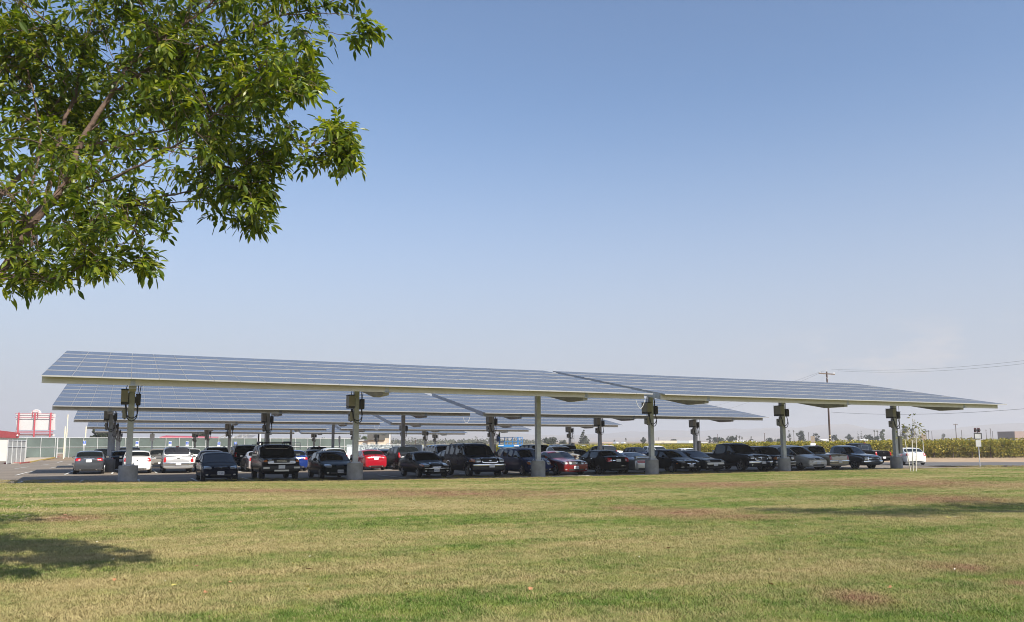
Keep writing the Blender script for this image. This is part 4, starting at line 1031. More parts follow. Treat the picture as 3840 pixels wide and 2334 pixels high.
c.bar('bumper', 'front', .54, 1.86, .19, .2, M['chrome'], .10); c.mirrors(big=1.2, col=M['plastic']); c.handles((2.5,), 1.0)
c = Car('crew_pickup', C_BLACK, 'tall black pickup with sliding rear window behind the grey pickup', 'pickup truck').place(x1=3345, Y=52.0, tail=True); pickup_tail(c, bump=M['plastic']); c.mirrors(col=M['plastic'])
c.patch('slider_frame', C_GREY, 'rear', 0, 1.48, .9, .44, 8, .012); c.patch('slider_glass', M['glass'], 'rear', 0, 1.48, .80, .36, 8, .018)
c = Car('sedan', C_WHITE, 'sunlit white sedan behind the young staked tree', 'car').place(x1=3478, Y=48.6, tail=True, rz=-.62)
c.rear(zl=.90, lw=.26, lh=.24, ax=.80, zp=.86); c.mirrors(); c.handles((1.95, 2.95), .92)

# ------------------------------------------------------------------ second row, tails to the lane, in the sun
YB = 58.6
c = Car('sedan', C_GREY, 'dark grey sedan at the left end, tail to the sunny lane', 'car').place(mid=335, Y=YB, tail=True)
c.rear(zl=.92, lw=.38, lh=.18, ax=.72, zp=.84, strip=M['chrome']); c.mirrors()
c = Car('sedan', C_WHITE, 'white sedan behind the leftmost post with round red lamps', 'car').place(mid=514, Y=YB, tail=True)
c.rear(zl=.90, lw=.26, lh=.27, ax=.78, zp=.62, n=2.4); c.mirrors(col=M['plastic'])
c = Car('pickup', C_SILVER, 'silver pickup with chrome bumper and white roof edge, tailgate in full sun', 'pickup truck').place(mid=663, Y=YB-.3, tail=True); pickup_tail(c); c.mirrors()
c.patch('rear_window_post', M['plastic'], 'rear', .2, 1.42, .03, .34, 8, .012)
c = Car('sedan', C_NAVY, 'navy sedan between the silver pickup and the black compact sedan', 'car').place(x0=726, Y=YB, tail=True); c.rear(); c.mirrors(col=M['plastic'])
c = Car('coupe', C_PEARL, 'pale pinkish silver coupe seen past the roof-rack off-roader', 'car').place(x0=897, Y=YB-.2, tail=True); c.rear(zl=.86, lw=.34, lh=.20, ax=.72, zp=.62); c.mirrors()
c = Car('sedan', C_BLUE, 'bright blue sedan peeking out right of the roof-rack off-roader', 'car').place(x1=1160, Y=YB, tail=True); c.rear(zl=.88, lw=.36, lh=.16, ax=.72, zp=.78, strip=M['chrome']); c.mirrors()
c = Car('hatch', C_WHITE, 'white small wagon behind the dark green sedan', 'car').place(x1=1308, Y=YB, tail=True); c.rear(zl=.98, lw=.20, lh=.26, ax=.84, zp=.72); c.mirrors()
c = Car('sedan', C_RED, 'bright red sedan with its tail in the sun beside the second post', 'car').place(x1=1456, Y=YB-.6, tail=True); c.rear(zl=.90, lw=.40, lh=.15, ax=.70, zp=.84, strip=M['chrome']); c.mirrors(); c.handles((1.95, 2.95), .92)
c = Car('crossover', C_CHAR, 'charcoal crossover with roof rails behind the black luxury sedan', 'car').place(x1=1581, Y=YB-.4, tail=True); c.rear(zl=1.08, lw=.18, lh=.36, ax=.86, zp=.86); c.mirrors(col=M['plastic']); c.rails(2.0, 4.0, M['rim'])
c = Car('old_sedan', C_GREEN, 'old green sedan showing only its roof beside the navy three-row wagon', 'car').place(x0=1612, Y=YB, tail=True); c.rear()
c = Car('van', C_MAROON, 'maroon van with a tinted tail window behind the navy three-row wagon', 'minivan').place(x1=1864, Y=64.6, tail=True); c.rear(zl=1.1, lw=.16, lh=.4, ax=.86, zp=.9)
c = Car('old_sedan', C_TAN, 'faded tan sedan seen left of the third post', 'car').place(x1=2052, Y=60.5); c.front()
c = Car('suv', C_NAVY, 'dark blue wagon with black tail window behind the third post', 'car').place(x1=2072, Y=64.6, tail=True); c.rear(zl=1.15, lw=.16, lh=.4, ax=.88, zp=.95)
c = Car('pickup', C_TAN, 'cream-roofed old pickup facing out behind the red muscle coupe', 'pickup truck').place(x1=2186, Y=58.8); c.front(zh=.85, zg=.85, gw=.9, gh=.2); c.mirrors()
c = Car('suv', C_GREY, 'long grey wagon with a wide black tail window behind the red muscle coupe', 'car').place(x1=2172, Y=66.5, tail=True); c.rear(zl=1.15, lw=.16, lh=.4, ax=.88, zp=.95); c.rails(2.2, 4.5)
c = Car('old_sedan', C_BLACK, 'black sedan roof just left of the tail-out black sedan', 'car').place(x1=2246, Y=60.0); c.front(); c.mirrors()
c = Car('crossover', C_CHAR, 'dark crossover roof behind the crew-cab pickup and fifth post', 'car').place(mid=2915, Y=55.5, tail=True); c.rear(zl=1.08, lw=.18, lh=.36, ax=.86, zp=.86)

# ------------------------------------------------------------------ rows farther back, mostly roofs and windows
def far(nm, pt, label, Y, tail=True, cat=None, **k):
    c = Car(nm, pt, label, cat or ('pickup truck' if 'pickup' in nm else 'minivan' if nm == 'van' else 'car')).place(Y=Y, tail=tail, **k)
    if 'pickup' in nm and tail: pickup_tail(c)
    elif tail: z = {'suv': 1.15, 'crossover': 1.08, 'jeep': 1.0, 'van': 1.05, 'hatch': .98}.get(nm, .88); c.rear(zl=z, lw=.2 if z > .9 else .32, lh=.34 if z > .9 else .2, ax=.84 if z > .9 else .72, zp=.8)
    else: z = c.S['st'][1][1]-.06; c.front(zh=z, zg=z-.04)
    c.mirrors(col=None if nm != 'suv' else M['plastic']); return c
far('sedan', C_NAVY, 'navy sedan squeezed between the two leftmost row posts', 64.4, mid=455)
far('suv', C_NAVY, 'dark wagon behind the white sedan at the left', 83.5, mid=484).rails(2.2, 4.5)
far('crossover', C_CHAR, 'dark crossover roof above the dark grey sedan', 84.0, mid=384)
far('pickup', C_PEWTER, 'tan pickup with chrome grille facing the silver pickup', 79.5, False, mid=598)
far('crossover', C_WHITE, 'white crossover roof right of the silver pickup', 83.0, x1=757)
far('old_sedan', C_WHITE, 'small white sedan seen between the white sedan and silver pickup', 107.5, mid=546)
far('crossover', C_NAVY, 'navy crossover with roof rails right behind the black compact sedan', 64.4, mid=806).rails(2.0, 4.0)
far('old_sedan', C_DKRED, 'dark red sedan glimpsed behind the navy crossover', 88.5, mid=870)
far('suv', C_NAVY, 'tall navy wagon with roof rails left of the roof-rack off-roader', 64.4, mid=913).rails(2.2, 4.7)
far('old_sedan', C_MAROON, 'maroon sedan roof far behind the bright blue sedan', 88.5, mid=1133)
far('sedan', C_NAVY, 'navy sedan behind the dark green sedan', 64.2, mid=1176)
far('crew_pickup', C_BLACK, 'black pickup cab above the dark green sedan', 84.0, mid=1190)
far('crossover', C_WHITE, 'white crossover with red brake strip far behind the small wagon', 84.0, mid=1251)
far('crossover', C_WHITE, 'white wagon with dark tail window behind the bright red sedan', 83.0, x1=1478).rails(2.2, 4.6)
far('jeep', C_BLACK, 'black soft-topped jeep left of the white wagon', 89.0, mid=1396)
far('sedan', C_GREY, 'grey sedan roof right of the bright red sedan', 64.4, False, mid=1446)
far('crew_pickup', C_WHITE, 'white pickup cab above the old green sedan', 84.5, False, mid=1624)
far('suv', C_GREY, 'grey wagon left of the navy three-row wagon', 64.8, False, mid=1664)
far('crossover', C_GREY, 'grey crossover with pale tail window below the scissor lift', 83.5, mid=1899)
far('crossover', C_CHAR, 'dark crossover left of the third post, behind two others', 88.5, mid=1985)
far('pickup', C_SILVER, 'silver pickup parked in front of the vines', 106.5, mid=2192)
far('suv', C_BLACK, 'black wagon with black tail window in front of the white pickup', 82.0, x1=2320)
far('crew_pickup', C_WHITE, 'white long-bed pickup by the vines left of the fourth post', 88.0, x1=2342)
far('hatch', C_NAVY, 'navy small wagon above the silver sports car', 82.5, False, mid=2390)
far('crossover', C_WHITE, 'white crossover facing out right of the fourth post', 82.0, False, mid=2464)
far('sedan', C_WHITE, 'white sedan facing out above the charcoal coupe', 70.0, False, mid=2584)
# ------------------------------------------------------------------ the ash tree whose branches hang into the picture, and a second one out of frame
rnd = random.Random(5)
M['bark'] = pmat('tree_bark', (.13,.085,.065), .95, var=.35, scale=9, bump=.6, bscale=40)
M['ash_leaf'] = leaf_mat('ash_leaves', [(.04,.072,.010), (.085,.13,.014), (.17,.22,.02), (.28,.29,.035), (.06,.095,.013), (.11,.15,.016)], .45, .38, .5)

LV = []; LF = []
def leaflet(p, d, nrm, L_, wd):
    """pointed leaflet folded slightly along its midrib"""
    d = d.normalized(); s = d.cross(nrm)
    if s.length < 1e-4: s = d.orthogonal()
    s.normalize(); n = s.cross(d); b = len(LV); dr = -.16*L_
    for (t, w_, k) in ((0, 0, 0), (.30, .85, .03), (.55, 1, .02), (.82, .5, -.02), (1, 0, 0)):
        c = p+d*(L_*t)+Vector((0, 0, dr*t*t))
        if w_ == 0: LV.append(tuple(c))
        else:
            LV.append(tuple(c+s*(wd/2*w_)+n*(.10*wd))); LV.append(tuple(c-n*(.05*wd))); LV.append(tuple(c-s*(wd/2*w_)+n*(.10*wd)))
    LF.extend([(b, b+1, b+2), (b, b+2, b+3), (b+1, b+4, b+5, b+2), (b+2, b+5, b+6, b+3), (b+4, b+7, b+8, b+5), (b+5, b+8, b+9, b+6), (b+7, b+10, b+8), (b+8, b+10, b+9)])
def rv(): 
    while True:
        v = Vector((rnd.uniform(-1, 1), rnd.uniform(-1, 1), rnd.uniform(-1, 1)))
        if .01 < v.length < 1: return v.normalized()
def compound(p, d, size=1.):
    """one pinnate leaf: a rachis with five to seven leaflets, hanging a little"""
    size *= 1.03; d = (d.normalized()*.8+Vector((0, 0, -.55))+rv()*.4).normalized(); n = rnd.choice((2, 2, 3)); L_ = .17*size
    nrm = (Vector((0, 0, 1))+rv()*.7).normalized(); s = d.cross(nrm).normalized()
    for k in range(n):
        q = p+d*(L_*(.35+.6*k/n))
        for sg in (-1, 1):
            leaflet(q, (d*.55+s*sg*.8+rv()*.25), (nrm+rv()*.35), rnd.uniform(.075, .115)*size, rnd.uniform(.030, .044)*size)
    leaflet(p+d*L_, d+rv()*.2, nrm+rv()*.3, rnd.uniform(.09, .125)*size, rnd.uniform(.034, .046)*size)

# outline of the crown as seen from the lawn: used only to stop twigs that would grow past where the photographed ones end
OUT = [(-900,-700),(1400,-700),(1415,-5),(1448,65),(1440,140),(1375,225),(1300,165),(1225,140),(1230,275),(1235,310),(1195,370),(1130,385),(1070,350),(1045,370),(1085,440),(1150,480),(1240,430),(1268,400),(1345,480),(1372,550),(1350,670),(1270,665),(1215,590),(1130,610),(1040,640),(1035,760),(1000,880),(930,885),(890,800),(810,795),(700,790),(665,860),(620,905),(560,870),(480,850),(420,870),(440,920),(530,900),(612,940),(615,1010),(550,1050),(510,1010),(440,960),(420,1000),(425,1050),(370,1075),(300,1040),(210,1085),(90,1090),(-40,1080),(-900,1300)]
def inside(x, y):
    c = False; n = len(OUT); j = n-1
    for i in range(n):
        (xi, yi), (xj, yj) = OUT[i], OUT[j]
        if (yi > y) != (yj > y) and x < (xj-xi)*(y-yi)/(yj-yi)+xi: c = not c
        j = i
    return c
def okp(P):
    x, y, z = proj(P); return z > 3 and inside(x, y)
BV = MB()
limbs = []
def limb(px, d0, d1, r0, r1):
    """main branch measured along its length; d = distance from the camera in metres"""
    d0 *= 1.62; d1 *= 1.62; r0 *= .62; r1 *= .8
    n = len(px); P = [at_d(x, y, d0+(d1-d0)*i/(n-1)) for i, (x, y) in enumerate(px)]
    Q = []
    for i in range(n-1):                       # Catmull-Rom
        a, b, c, d = P[max(0, i-1)], P[i], P[i+1], P[min(n-1, i+2)]
        for k in range(6):
            t = k/6; Q.append(.5*((2*b)+(c-a)*t+(2*a-5*b+4*c-d)*t*t+(3*b-a-3*c+d)*t**3))
    Q.append(P[-1]); m_ = len(Q)
    Q = [q+rv()*.008 for q in Q]
    rs = [r0+(r1-r0)*(i/(m_-1))**.8 for i in range(m_)]
    BV.tube(Q, rs, 8); limbs.append((Q, rs))
limb([(-260,1330),(-60,1120),(111,852),(245,690),(311,519),(415,356),(474,260),(600,150),(760,40),(900,-120)], 5.6, 6.0, .085, .012)
limb([(245,719),(330,700),(460,652),(667,541),(786,445),(890,363),(1045,260)], 5.75, 5.3, .030, .006)
limb([(200,767),(330,765),(519,749),(712,719),(815,697),(960,700)], 5.8, 5.6, .030, .005)
limb([(400,760),(519,771),(741,756),(830,790),(912,808),(960,830)], 5.8, 6.1, .014, .004)
limb([(300,560),(460,512),(620,490),(740,460),(860,430)], 5.9, 6.3, .022, .005)
limb([(340,530),(480,560),(640,555),(800,560),(964,556),(1040,600)], 5.95, 5.8, .018, .005)
limb([(600,560),(780,600),(900,640),(1023,623),(1110,600),(1223,586),(1290,560)], 5.85, 5.6, .014, .004)
limb([(1023,623),(1150,560),(1240,520),(1290,470)], 5.68, 5.6, .007, .003)
limb([(170,760),(240,460),(282,356),(326,148),(356,0),(380,-200)], 6.2, 6.6, .05, .012)
limb([(415,356),(540,270),(608,237),(741,185),(927,119),(1060,59),(1220,20),(1340,-60)], 6.0, 5.7, .035, .006)
limb([(608,237),(760,215),(900,240),(1000,245),(1100,235)], 6.0, 5.8, .014, .004)
limb([(927,119),(1080,130),(1210,120),(1300,130),(1370,110)], 5.75, 5.6, .010, .003)
limb([(1060,59),(1190,50),(1320,60),(1400,90)], 5.72, 5.6, .010, .003)
limb([(890,363),(980,340),(1080,330),(1160,300)], 5.5, 5.5, .007, .003)
limb([(200,860),(289,904),(415,934),(511,964),(560,980)], 5.6, 5.4, .014, .003)
limb([(415,934),(470,905),(540,885)], 5.45, 5.4, .006, .003)
limb([(-40,1010),(80,1050),(220,1040),(330,985),(400,960)], 5.5, 5.3, .012, .003)
limb([(-300,600),(0,460),(200,450),(330,455)], 6.6, 6.4, .04, .008)
limb([(-300,100),(0,250),(150,330),(260,420)], 6.4, 6.6, .03, .008)
limb([(-500,-200),(-100,-100),(150,60),(300,190)], 6.0, 6.3, .03, .006)
limb([(200,-400),(420,-150),(560,60),(640,160)], 5.8, 6.2, .025, .005)
limb([(600,-450),(820,-200),(1000,-60),(1200,-10)], 5.8, 5.7, .025, .005)
limb([(-600,800),(-300,760),(-60,800),(60,900)], 6.6, 6.0, .03, .006)
limb([(60,950),(120,700),(150,520),(120,330),(80,120),(60,-150)], 5.9, 6.6, .03, .008)
limb([(245,690),(180,560),(60,520),(-80,560)], 5.8, 6.2, .016, .005)
limb([(282,356),(180,250),(60,190),(-60,200)], 6.3, 6.5, .016, .005)
limb([(326,148),(450,60),(520,-60)], 6.4, 6.2, .014, .004)
limb([(326,200),(210,120),(120,20),(60,-100)], 6.35, 6.3, .014, .004)
limb([(111,852),(60,760),(-30,700),(-140,720)], 5.7, 6.0, .016, .005)
limb([(160,800),(120,900),(130,990),(110,1040)], 5.7, 5.6, .010, .003)
limb([(311,519),(400,440),(520,400),(650,400)], 5.9, 6.4, .014, .004)
limb([(415,356),(480,200),(600,90),(720,20)], 6.0, 6.4, .016, .004)
limb([(460,652),(520,620),(620,640),(760,650)], 5.7, 5.9, .010, .003)
limb([(474,260),(640,330),(780,350),(930,330)], 6.0, 6.4, .014, .004)
n_tw = 0
for (Q, rs) in limbs:                                   # every bough ends in leaf
    if rs[-1] > .008: continue
    for i in range(max(0, len(Q)-6), len(Q)):
        for _ in range(3):
            if okp(Q[i]): compound(Q[i], (Q[i]-Q[max(0, i-1)]).normalized()*.6+rv(), 1.0)
for (Q, rs) in limbs:
    for i in range(2, len(Q)):
        x, y, _ = proj(Q[i]); step = 1 if rs[i] < .02 else 2
        if i % step: continue
        if noise.noise(Q[i]*1.15+Vector((3, 1, 7))) < -.18: continue
        for k in range(3 if rs[i] < .02 else 2):
            if rnd.random() < .34: continue
            d = (Q[min(i+1, len(Q)-1)]-Q[i-1]).normalized()
            d2 = (d*.75+rv()*.95).normalized(); L_ = rnd.uniform(.25, .80); p = Q[i]; pts = [p]; ok = True
            m_ = 4
            for t in range(m_):
                d2 = (d2+rv()*.22+Vector((0, 0, -.10))).normalized(); q = pts[-1]+d2*(L_/m_)
                if not okp(q+d2*.12): break
                pts.append(q)
            if len(pts) < 3: 
                if okp(p) and rs[i] < .012: compound(p, rv(), 1.1)
                continue
            BV.tube(pts, [max(.003, 0.006*(1-j/len(pts))) for j in range(len(pts))], 5); n_tw += 1
            for j in range(1, len(pts)):
                for _ in range(rnd.choice((0, 1, 1)) if j < len(pts)-1 else 3):
                    e = (d2*.5+rv()).normalized()
                    if okp(pts[j]+e*.2+Vector((0, 0, -.09))) or rnd.random() < .10: compound(pts[j], e, rnd.uniform(.85, 1.2))
# part of the crown to the left of and above the frame: it shades the branches and throws the shadow on the grass
fork = at_d(-260, 1330, 5.6*1.62); trunk_base = Vector((fork.x-1.3, fork.y-.9, 0)); trunk_base.z = lawn_z(trunk_base.x, trunk_base.y)-.1
BV.tube([trunk_base, trunk_base+Vector((.05, .1, .9)), fork*.55+trunk_base*.45+Vector((0, 0, .25)), fork], [.26, .21, .16, .11], 12)
far_top = [trunk_base+Vector(v) for v in ((.5,2.5,6.2),(1.5,3.4,6.6),(-1,1,5.8),(0,0,6.6),(2.6,3.9,7.2),(1.2,1.2,7.2),(-1.8,2.4,5.2),(3.4,4.8,7.4),(-.6,3.6,5.6),(1.4,4.6,6.2),(2.4,5.4,6.4))]
for tp in far_top:
    mid = (trunk_base+Vector((0, 0, 2.2))).lerp(tp, .5)+Vector((0, 0, -.2)); BV.tube([trunk_base+Vector((.05, .1, 1.6)), mid, tp], [.06, .04, .008], 7)
    for _ in range(70):
        e = rv(); p = tp+Vector((e.x*1.2, e.y*1.2, e.z*.8))*rnd.random()**.4
        x, y, z = proj(p)
        if z > .5 and -60 < x < 3900 and y > -80 and not inside(x, y): continue
        compound(p, rv(), 1.6)
tree_root = empty('ash_tree', trunk_base, 0, 'leafy ash tree whose branches hang into the upper left', 'tree')
def rel(vs, o): return [(v[0]-o.x, v[1]-o.y, v[2]-o.z) for v in vs]
BV.v = rel(BV.v, trunk_base); BV.build('trunk', M['bark'], tree_root, 60)
me = bpy.data.meshes.new('crown'); me.from_pydata(rel(LV, trunk_base), [], LF); me.materials.append(M['ash_leaf']); obj('crown', me, tree_root)
print('ash: twigs', n_tw, 'leaf faces', len(LF))

# a second ash beyond the right edge: only its shadow reaches the picture
LV = []; LF = []
b2 = MB(); tb = Vector((21.0, 8.3, 0)); tb.z = lawn_z(tb.x, tb.y)-.1
b2.tube([tb+Vector((5.2, -1.5, -.15)), tb+Vector((5.0, -1.2, 2.4)), tb+Vector((4.2, -.4, 4.4))], [.20, .16, .12], 10)
for k in range(24):
    tp = tb+Vector((rnd.uniform(-2.6, 5.5), rnd.uniform(-1.3, 1.3), rnd.uniform(6.0, 8.2)))
    b2.tube([tb+Vector((4.2, -.4, 4.3)), (tb+Vector((2.6,.0,5.6))).lerp(tp, .55), tp], [.07, .035, .006], 6)
    for _ in range(48):
        e = rv(); compound(tp+Vector((e.x, e.y, e.z*.6))*rnd.random()**.4*1.0, rv(), 1.5)
r2 = empty('ash_tree', tb, 0, 'ash tree past the right edge, seen by its shadow', 'tree')
b2.v = rel(b2.v, tb); b2.build('trunk', M['bark'], r2, 60)
me = bpy.data.meshes.new('crown'); me.from_pydata(rel(LV, tb), [], LF); me.materials.append(M['ash_leaf']); obj('crown', me, r2)
# ------------------------------------------------------------------ mown grass: blades scattered over the lawn in view
def tuft(name, n, hmin, hmax, rad, wd, seed):
    r = random.Random(seed); vs = []; fs = []
    for _ in range(n):
        a = r.uniform(0, 2*PI); q = rad*math.sqrt(r.random()); x, y = math.cos(a)*q, math.sin(a)*q
        h = r.uniform(hmin, hmax); t = r.uniform(0, 2*PI); ln = r.uniform(.3, 1.7)*h; dx, dy = math.cos(t)*ln, math.sin(t)*ln
        sx, sy = -math.sin(t)*wd/2, math.cos(t)*wd/2; b = len(vs)
        vs += [(x-sx, y-sy, -.01), (x+sx, y+sy, -.01), (x+dx*.35+sx*.8, y+dy*.35+sy*.8, h*.6), (x+dx*.35-sx*.8, y+dy*.35-sy*.8, h*.6), (x+dx, y+dy, h)]
        fs += [(b, b+1, b+2, b+3), (b+3, b+2, b+4)]
    me = bpy.data.meshes.new(name); me.from_pydata(vs, [], fs); me.materials.append(M['blade']); return bpy.data.objects.new(name, me)
tc_ = bpy.data.collections.new('grass_tufts')
for k in range(5): tc_.objects.link(tuft('grass_tuft', 18, .012, .036, .08, .0065, k))
vs = []; fs = []; dens = []
rows = [7.2, 8, 9, 10, 11.2, 12.6, 14.2, 16, 18, 20.5, 23, 26, 30, 34, 38, 43, 48, 54, 60, 68, 76]
NU = 48
for j, v in enumerate(rows):
    for i in range(NU+1):
        u = (-.85+1.85*i/NU)*v; P = RD*u+ND*v
        vs.append((P.x, P.y, lawn_z(P.x, P.y)))
        d = 330 if v < 11 else 330*(11/v)**1.75
        if P.y > 40.6 or P.x > 62: d = 0
        dens.append(d)
for j in range(len(rows)-1):
    for i in range(NU): a = j*(NU+1)+i; fs.append((a, a+1, a+NU+2, a+NU+1))
me = bpy.data.meshes.new('grass'); me.from_pydata(vs, [], fs); me.materials.append(M['blade'])
at_ = me.attributes.new('dens', 'FLOAT', 'POINT'); at_.data.foreach_set('value', dens)
go = obj('grass', me); go['kind'] = 'stuff'
ng = bpy.data.node_groups.new('grass_scatter', 'GeometryNodeTree')
ng.interface.new_socket(name='Geometry', in_out='INPUT', socket_type='NodeSocketGeometry'); ng.interface.new_socket(name='Geometry', in_out='OUTPUT', socket_type='NodeSocketGeometry')
gi = ng.nodes.new('NodeGroupInput'); gout = ng.nodes.new('NodeGroupOutput')
dp = ng.nodes.new('GeometryNodeDistributePointsOnFaces'); na = ng.nodes.new('GeometryNodeInputNamedAttribute'); na.data_type = 'FLOAT'; na.inputs['Name'].default_value = 'dens'
ci = ng.nodes.new('GeometryNodeCollectionInfo'); ci.inputs['Collection'].default_value = tc_; ci.inputs['Separate Children'].default_value = True; ci.inputs['Reset Children'].default_value = True
ip = ng.nodes.new('GeometryNodeInstanceOnPoints'); ip.inputs['Pick Instance'].default_value = True
rr = ng.nodes.new('FunctionNodeRandomValue'); rr.data_type = 'FLOAT_VECTOR'; rr.inputs[0].default_value = (0, 0, 0); rr.inputs[1].default_value = (0, 0, 6.283)
rs_ = ng.nodes.new('FunctionNodeRandomValue'); rs_.data_type = 'FLOAT'; rs_.inputs[2].default_value = .75; rs_.inputs[3].default_value = 1.5
nzg = ng.nodes.new('ShaderNodeTexNoise'); nzg.inputs['Scale'].default_value = .7
ml = ng.nodes.new('ShaderNodeMath'); ml.operation = 'MULTIPLY_ADD'; ml.inputs[1].default_value = 1.3; ml.inputs[2].default_value = .35
ml2 = ng.nodes.new('ShaderNodeMath'); ml2.operation = 'MULTIPLY'
l = ng.links.new
l(gi.outputs[0], dp.inputs['Mesh']); l(na.outputs[0], dp.inputs['Density']); l(dp.outputs['Points'], ip.inputs['Points']); l(ci.outputs[0], ip.inputs['Instance'])
l(rr.outputs[0], ip.inputs['Rotation']); l(nzg.outputs[0], ml.inputs[0]); l(ml.outputs[0], ml2.inputs[0]); l(rs_.outputs[1], ml2.inputs[1]); l(ml2.outputs[0], ip.inputs['Scale'])
l(ip.outputs[0], gout.inputs[0])
md = go.modifiers.new('scatter', 'NODES'); md.node_group = ng

# fallen leaves and scraps on the lawn
lm = [pmat('dry_leaf', (.42,.20,.09), .7, var=.2), pmat('yellow_leaf', (.55,.47,.13), .6, var=.1), pmat('brown_leaf', (.26,.13,.07), .8, var=.2), pmat('paper_scrap', (.75,.74,.70), .8, var=0)]
def leaf_mesh(k, mt):
    r = random.Random(k); b = MB(); n = 9; vs = [(0, 0, .012)]
    for i in range(n): a = 2*PI*i/n; q = .05*(1+.4*r.uniform(-1, 1)); vs.append((math.cos(a)*q*1.5, math.sin(a)*q, .012+.03*r.random()))
    b.add(vs, [(0, 1+i, 1+(i+1) % n) for i in range(n)]); return b.mesh('fallen_leaf', [mt])
kinds = {'orange': (lm[0], [(860,2202),(1436,2124),(770,2245),(1990,2235),(3040,2036),(430,2195),(2900,2212),(3340,2222)], 'orange fallen leaf lying on the mown grass'),
         'yellow': (lm[1], [(1525,2211),(1098,2130),(1150,2220),(1170,2230),(650,2216),(1500,2145),(3560,1957)], 'yellow fallen leaf lying on the mown grass'),
         'brown': (lm[2], [(1375,2128),(735,2140),(1625,2095),(1160,2153),(2450,2050),(2510,2070),(1770,1985),(470,2195),(240,1953)], 'brown fallen leaf lying on the mown grass')}
for nm, (mt, pts, lb) in kinds.items():
    me = leaf_mesh(len(pts), mt)
    for i, (x, y) in enumerate(pts):
        p = at_g(x, y); o = obj('fallen_leaf', me, None, (p.x, p.y, lawn_z(p.x, p.y)+.02), (rnd.uniform(-.4, .4), rnd.uniform(-.4, .4), rnd.uniform(0, 6)))
        s_ = rnd.uniform(.45, .75)*(1.0 if y > 2050 else 1.3); o.scale = (s_, s_, s_); tag(o, lb, 'leaf', nm+' fallen leaves on the lawn')
lt = MB(); rnd2 = random.Random(9)
for i in range(330):
    if i < 240: x = abs(rnd2.gauss(0, 260)); y = rnd2.uniform(1850, 1975)
    elif i < 300: x = rnd2.gauss(1150, 160); y = rnd2.gauss(1935, 26)
    else: x = rnd2.uniform(300, 3800); y = rnd2.uniform(1830, 2200)
    p = at_g(x, y); 
    if p.y > 40.5: continue
    q = rnd2.uniform(.010, .026)*(.6 if i > 300 else 1); z = lawn_z(p.x, p.y)+.03
    lt.add([(p.x-q, p.y-q*.5, z), (p.x+q, p.y-q*.4, z+q*.6), (p.x+q*.6, p.y+q*.6, z+q), (p.x-q*.8, p.y+q*.5, z+q*.3)], [(0, 1, 2, 3)], 0 if i > 300 else 1)
o = lt.build('litter', [lm[3], pmat('bleached_chip', (.42,.31,.21), .9, var=.2)]); o['kind'] = 'stuff'
# ------------------------------------------------------------------ left background: field house, fence, scoreboard, signs
def vec(p): return Vector(p)
def span(x0, y0, x1, y1, D):
    """corner points of something upright measured at depth D: left-bottom, right-bottom, heights"""
    a, b = at_d(x0, y1, D), at_d(x1, y1, D); t = at_d(x0, y0, D); return a, b, t.z-a.z
M['steel'] = pmat('fence_pipe', (.55,.56,.56), .5, .3, var=.1)
M['screen'] = pmat('green_windscreen', (.105,.135,.122), .9, var=.25, scale=.35)
M['redmetal'] = pmat('red_paint_steel', (.40,.06,.08), .5, var=.12)
M['whitepanel'] = pmat('white_panel', (.66,.67,.67), .5, var=.06, scale=.4)
M['stucco'] = pmat('pale_stucco', (.66,.63,.57), .9, var=.08, scale=.5)
FD = 150.0
def chain_fence(name, label, x0, x1, ytop, ymid, ybot, n, D0, D1, screen, cat='fence', gate=None, ytop1=None, ybot1=None):
    A, B = at_d(x0, ybot, D0), at_d(x1, ybot1 or ybot, D1); T0, T1 = at_d(x0, ytop, D0), at_d(x1, ytop1 or ytop, D1); Mz = at_d(x0, ymid, D0).z
    A.z = gz(A.x, A.y)-.05; B.z = gz(B.x, B.y)-.05
    root = empty(name, A, 0, label, cat); d = B-A
    def P(t, z): q = A.lerp(B, t); return Vector((q.x-A.x, q.y-A.y, z-A.z))
    h0, h1 = T0.z, T1.z; f = (Mz-A.z)/(h0-A.z)
    skip = [(g0, g1) for g0, g1 in (gate or [])]
    cuts = [0]+[v for g in skip for v in g]+[1]
    for a, b in zip(cuts[0::2], cuts[1::2]):
        mb = MB(); k = 14
        for i in range(k):
            t0, t1 = a+(b-a)*i/k, a+(b-a)*(i+1)/k
            za, zb = h0+(h1-h0)*t0, h0+(h1-h0)*t1; g = Vector((0, .03, 0))
            for (u, v) in ((.0, .985),):
                w_ = lambda t, z, s: P(t, A.z+(z-A.z)*s)+g
                mb.quad(w_(t0, za, u)+Vector((0,0,.12)), w_(t1, zb, u)+Vector((0,0,.12)), w_(t1, zb, v), w_(t0, za, v), 0)
        mb.build('windscreen' if screen else 'slat_infill', M['screen'] if screen else M['slat'], root)
        mb = MB()
        for s in ((1.0,), (f,)):
            mb.tube([P(a, A.z+(h0+(h1-h0)*a-A.z)*s[0]), P(b, A.z+(h0+(h1-h0)*b-A.z)*s[0])], .055, 6)
        for s in (1.0, f):
            mb = MB(); mb.tube([P(a, A.z+(h0+(h1-h0)*a-A.z)*s), P(b, A.z+(h0+(h1-h0)*b-A.z)*s)], .06, 6); mb.build('rail', M['steel'], root)
    for i in range(n+1):
        t = i/n
        if any(g0+.001 < t < g1-.001 for g0, g1 in skip): continue
        mb = MB(); mb.cyl(P(t, A.z)+Vector((0,-.06,0)), P(t, h0+(h1-h0)*t+.1)+Vector((0,-.06,0)), .055, n=8); mb.build('post', M['steel'], root)
    return root, P, (A, h0, h1)
M['slat'] = pmat('grey_fence_slats', (.36,.37,.36), .8, var=.15, scale=2)
X0_, X1_ = 42, 1336
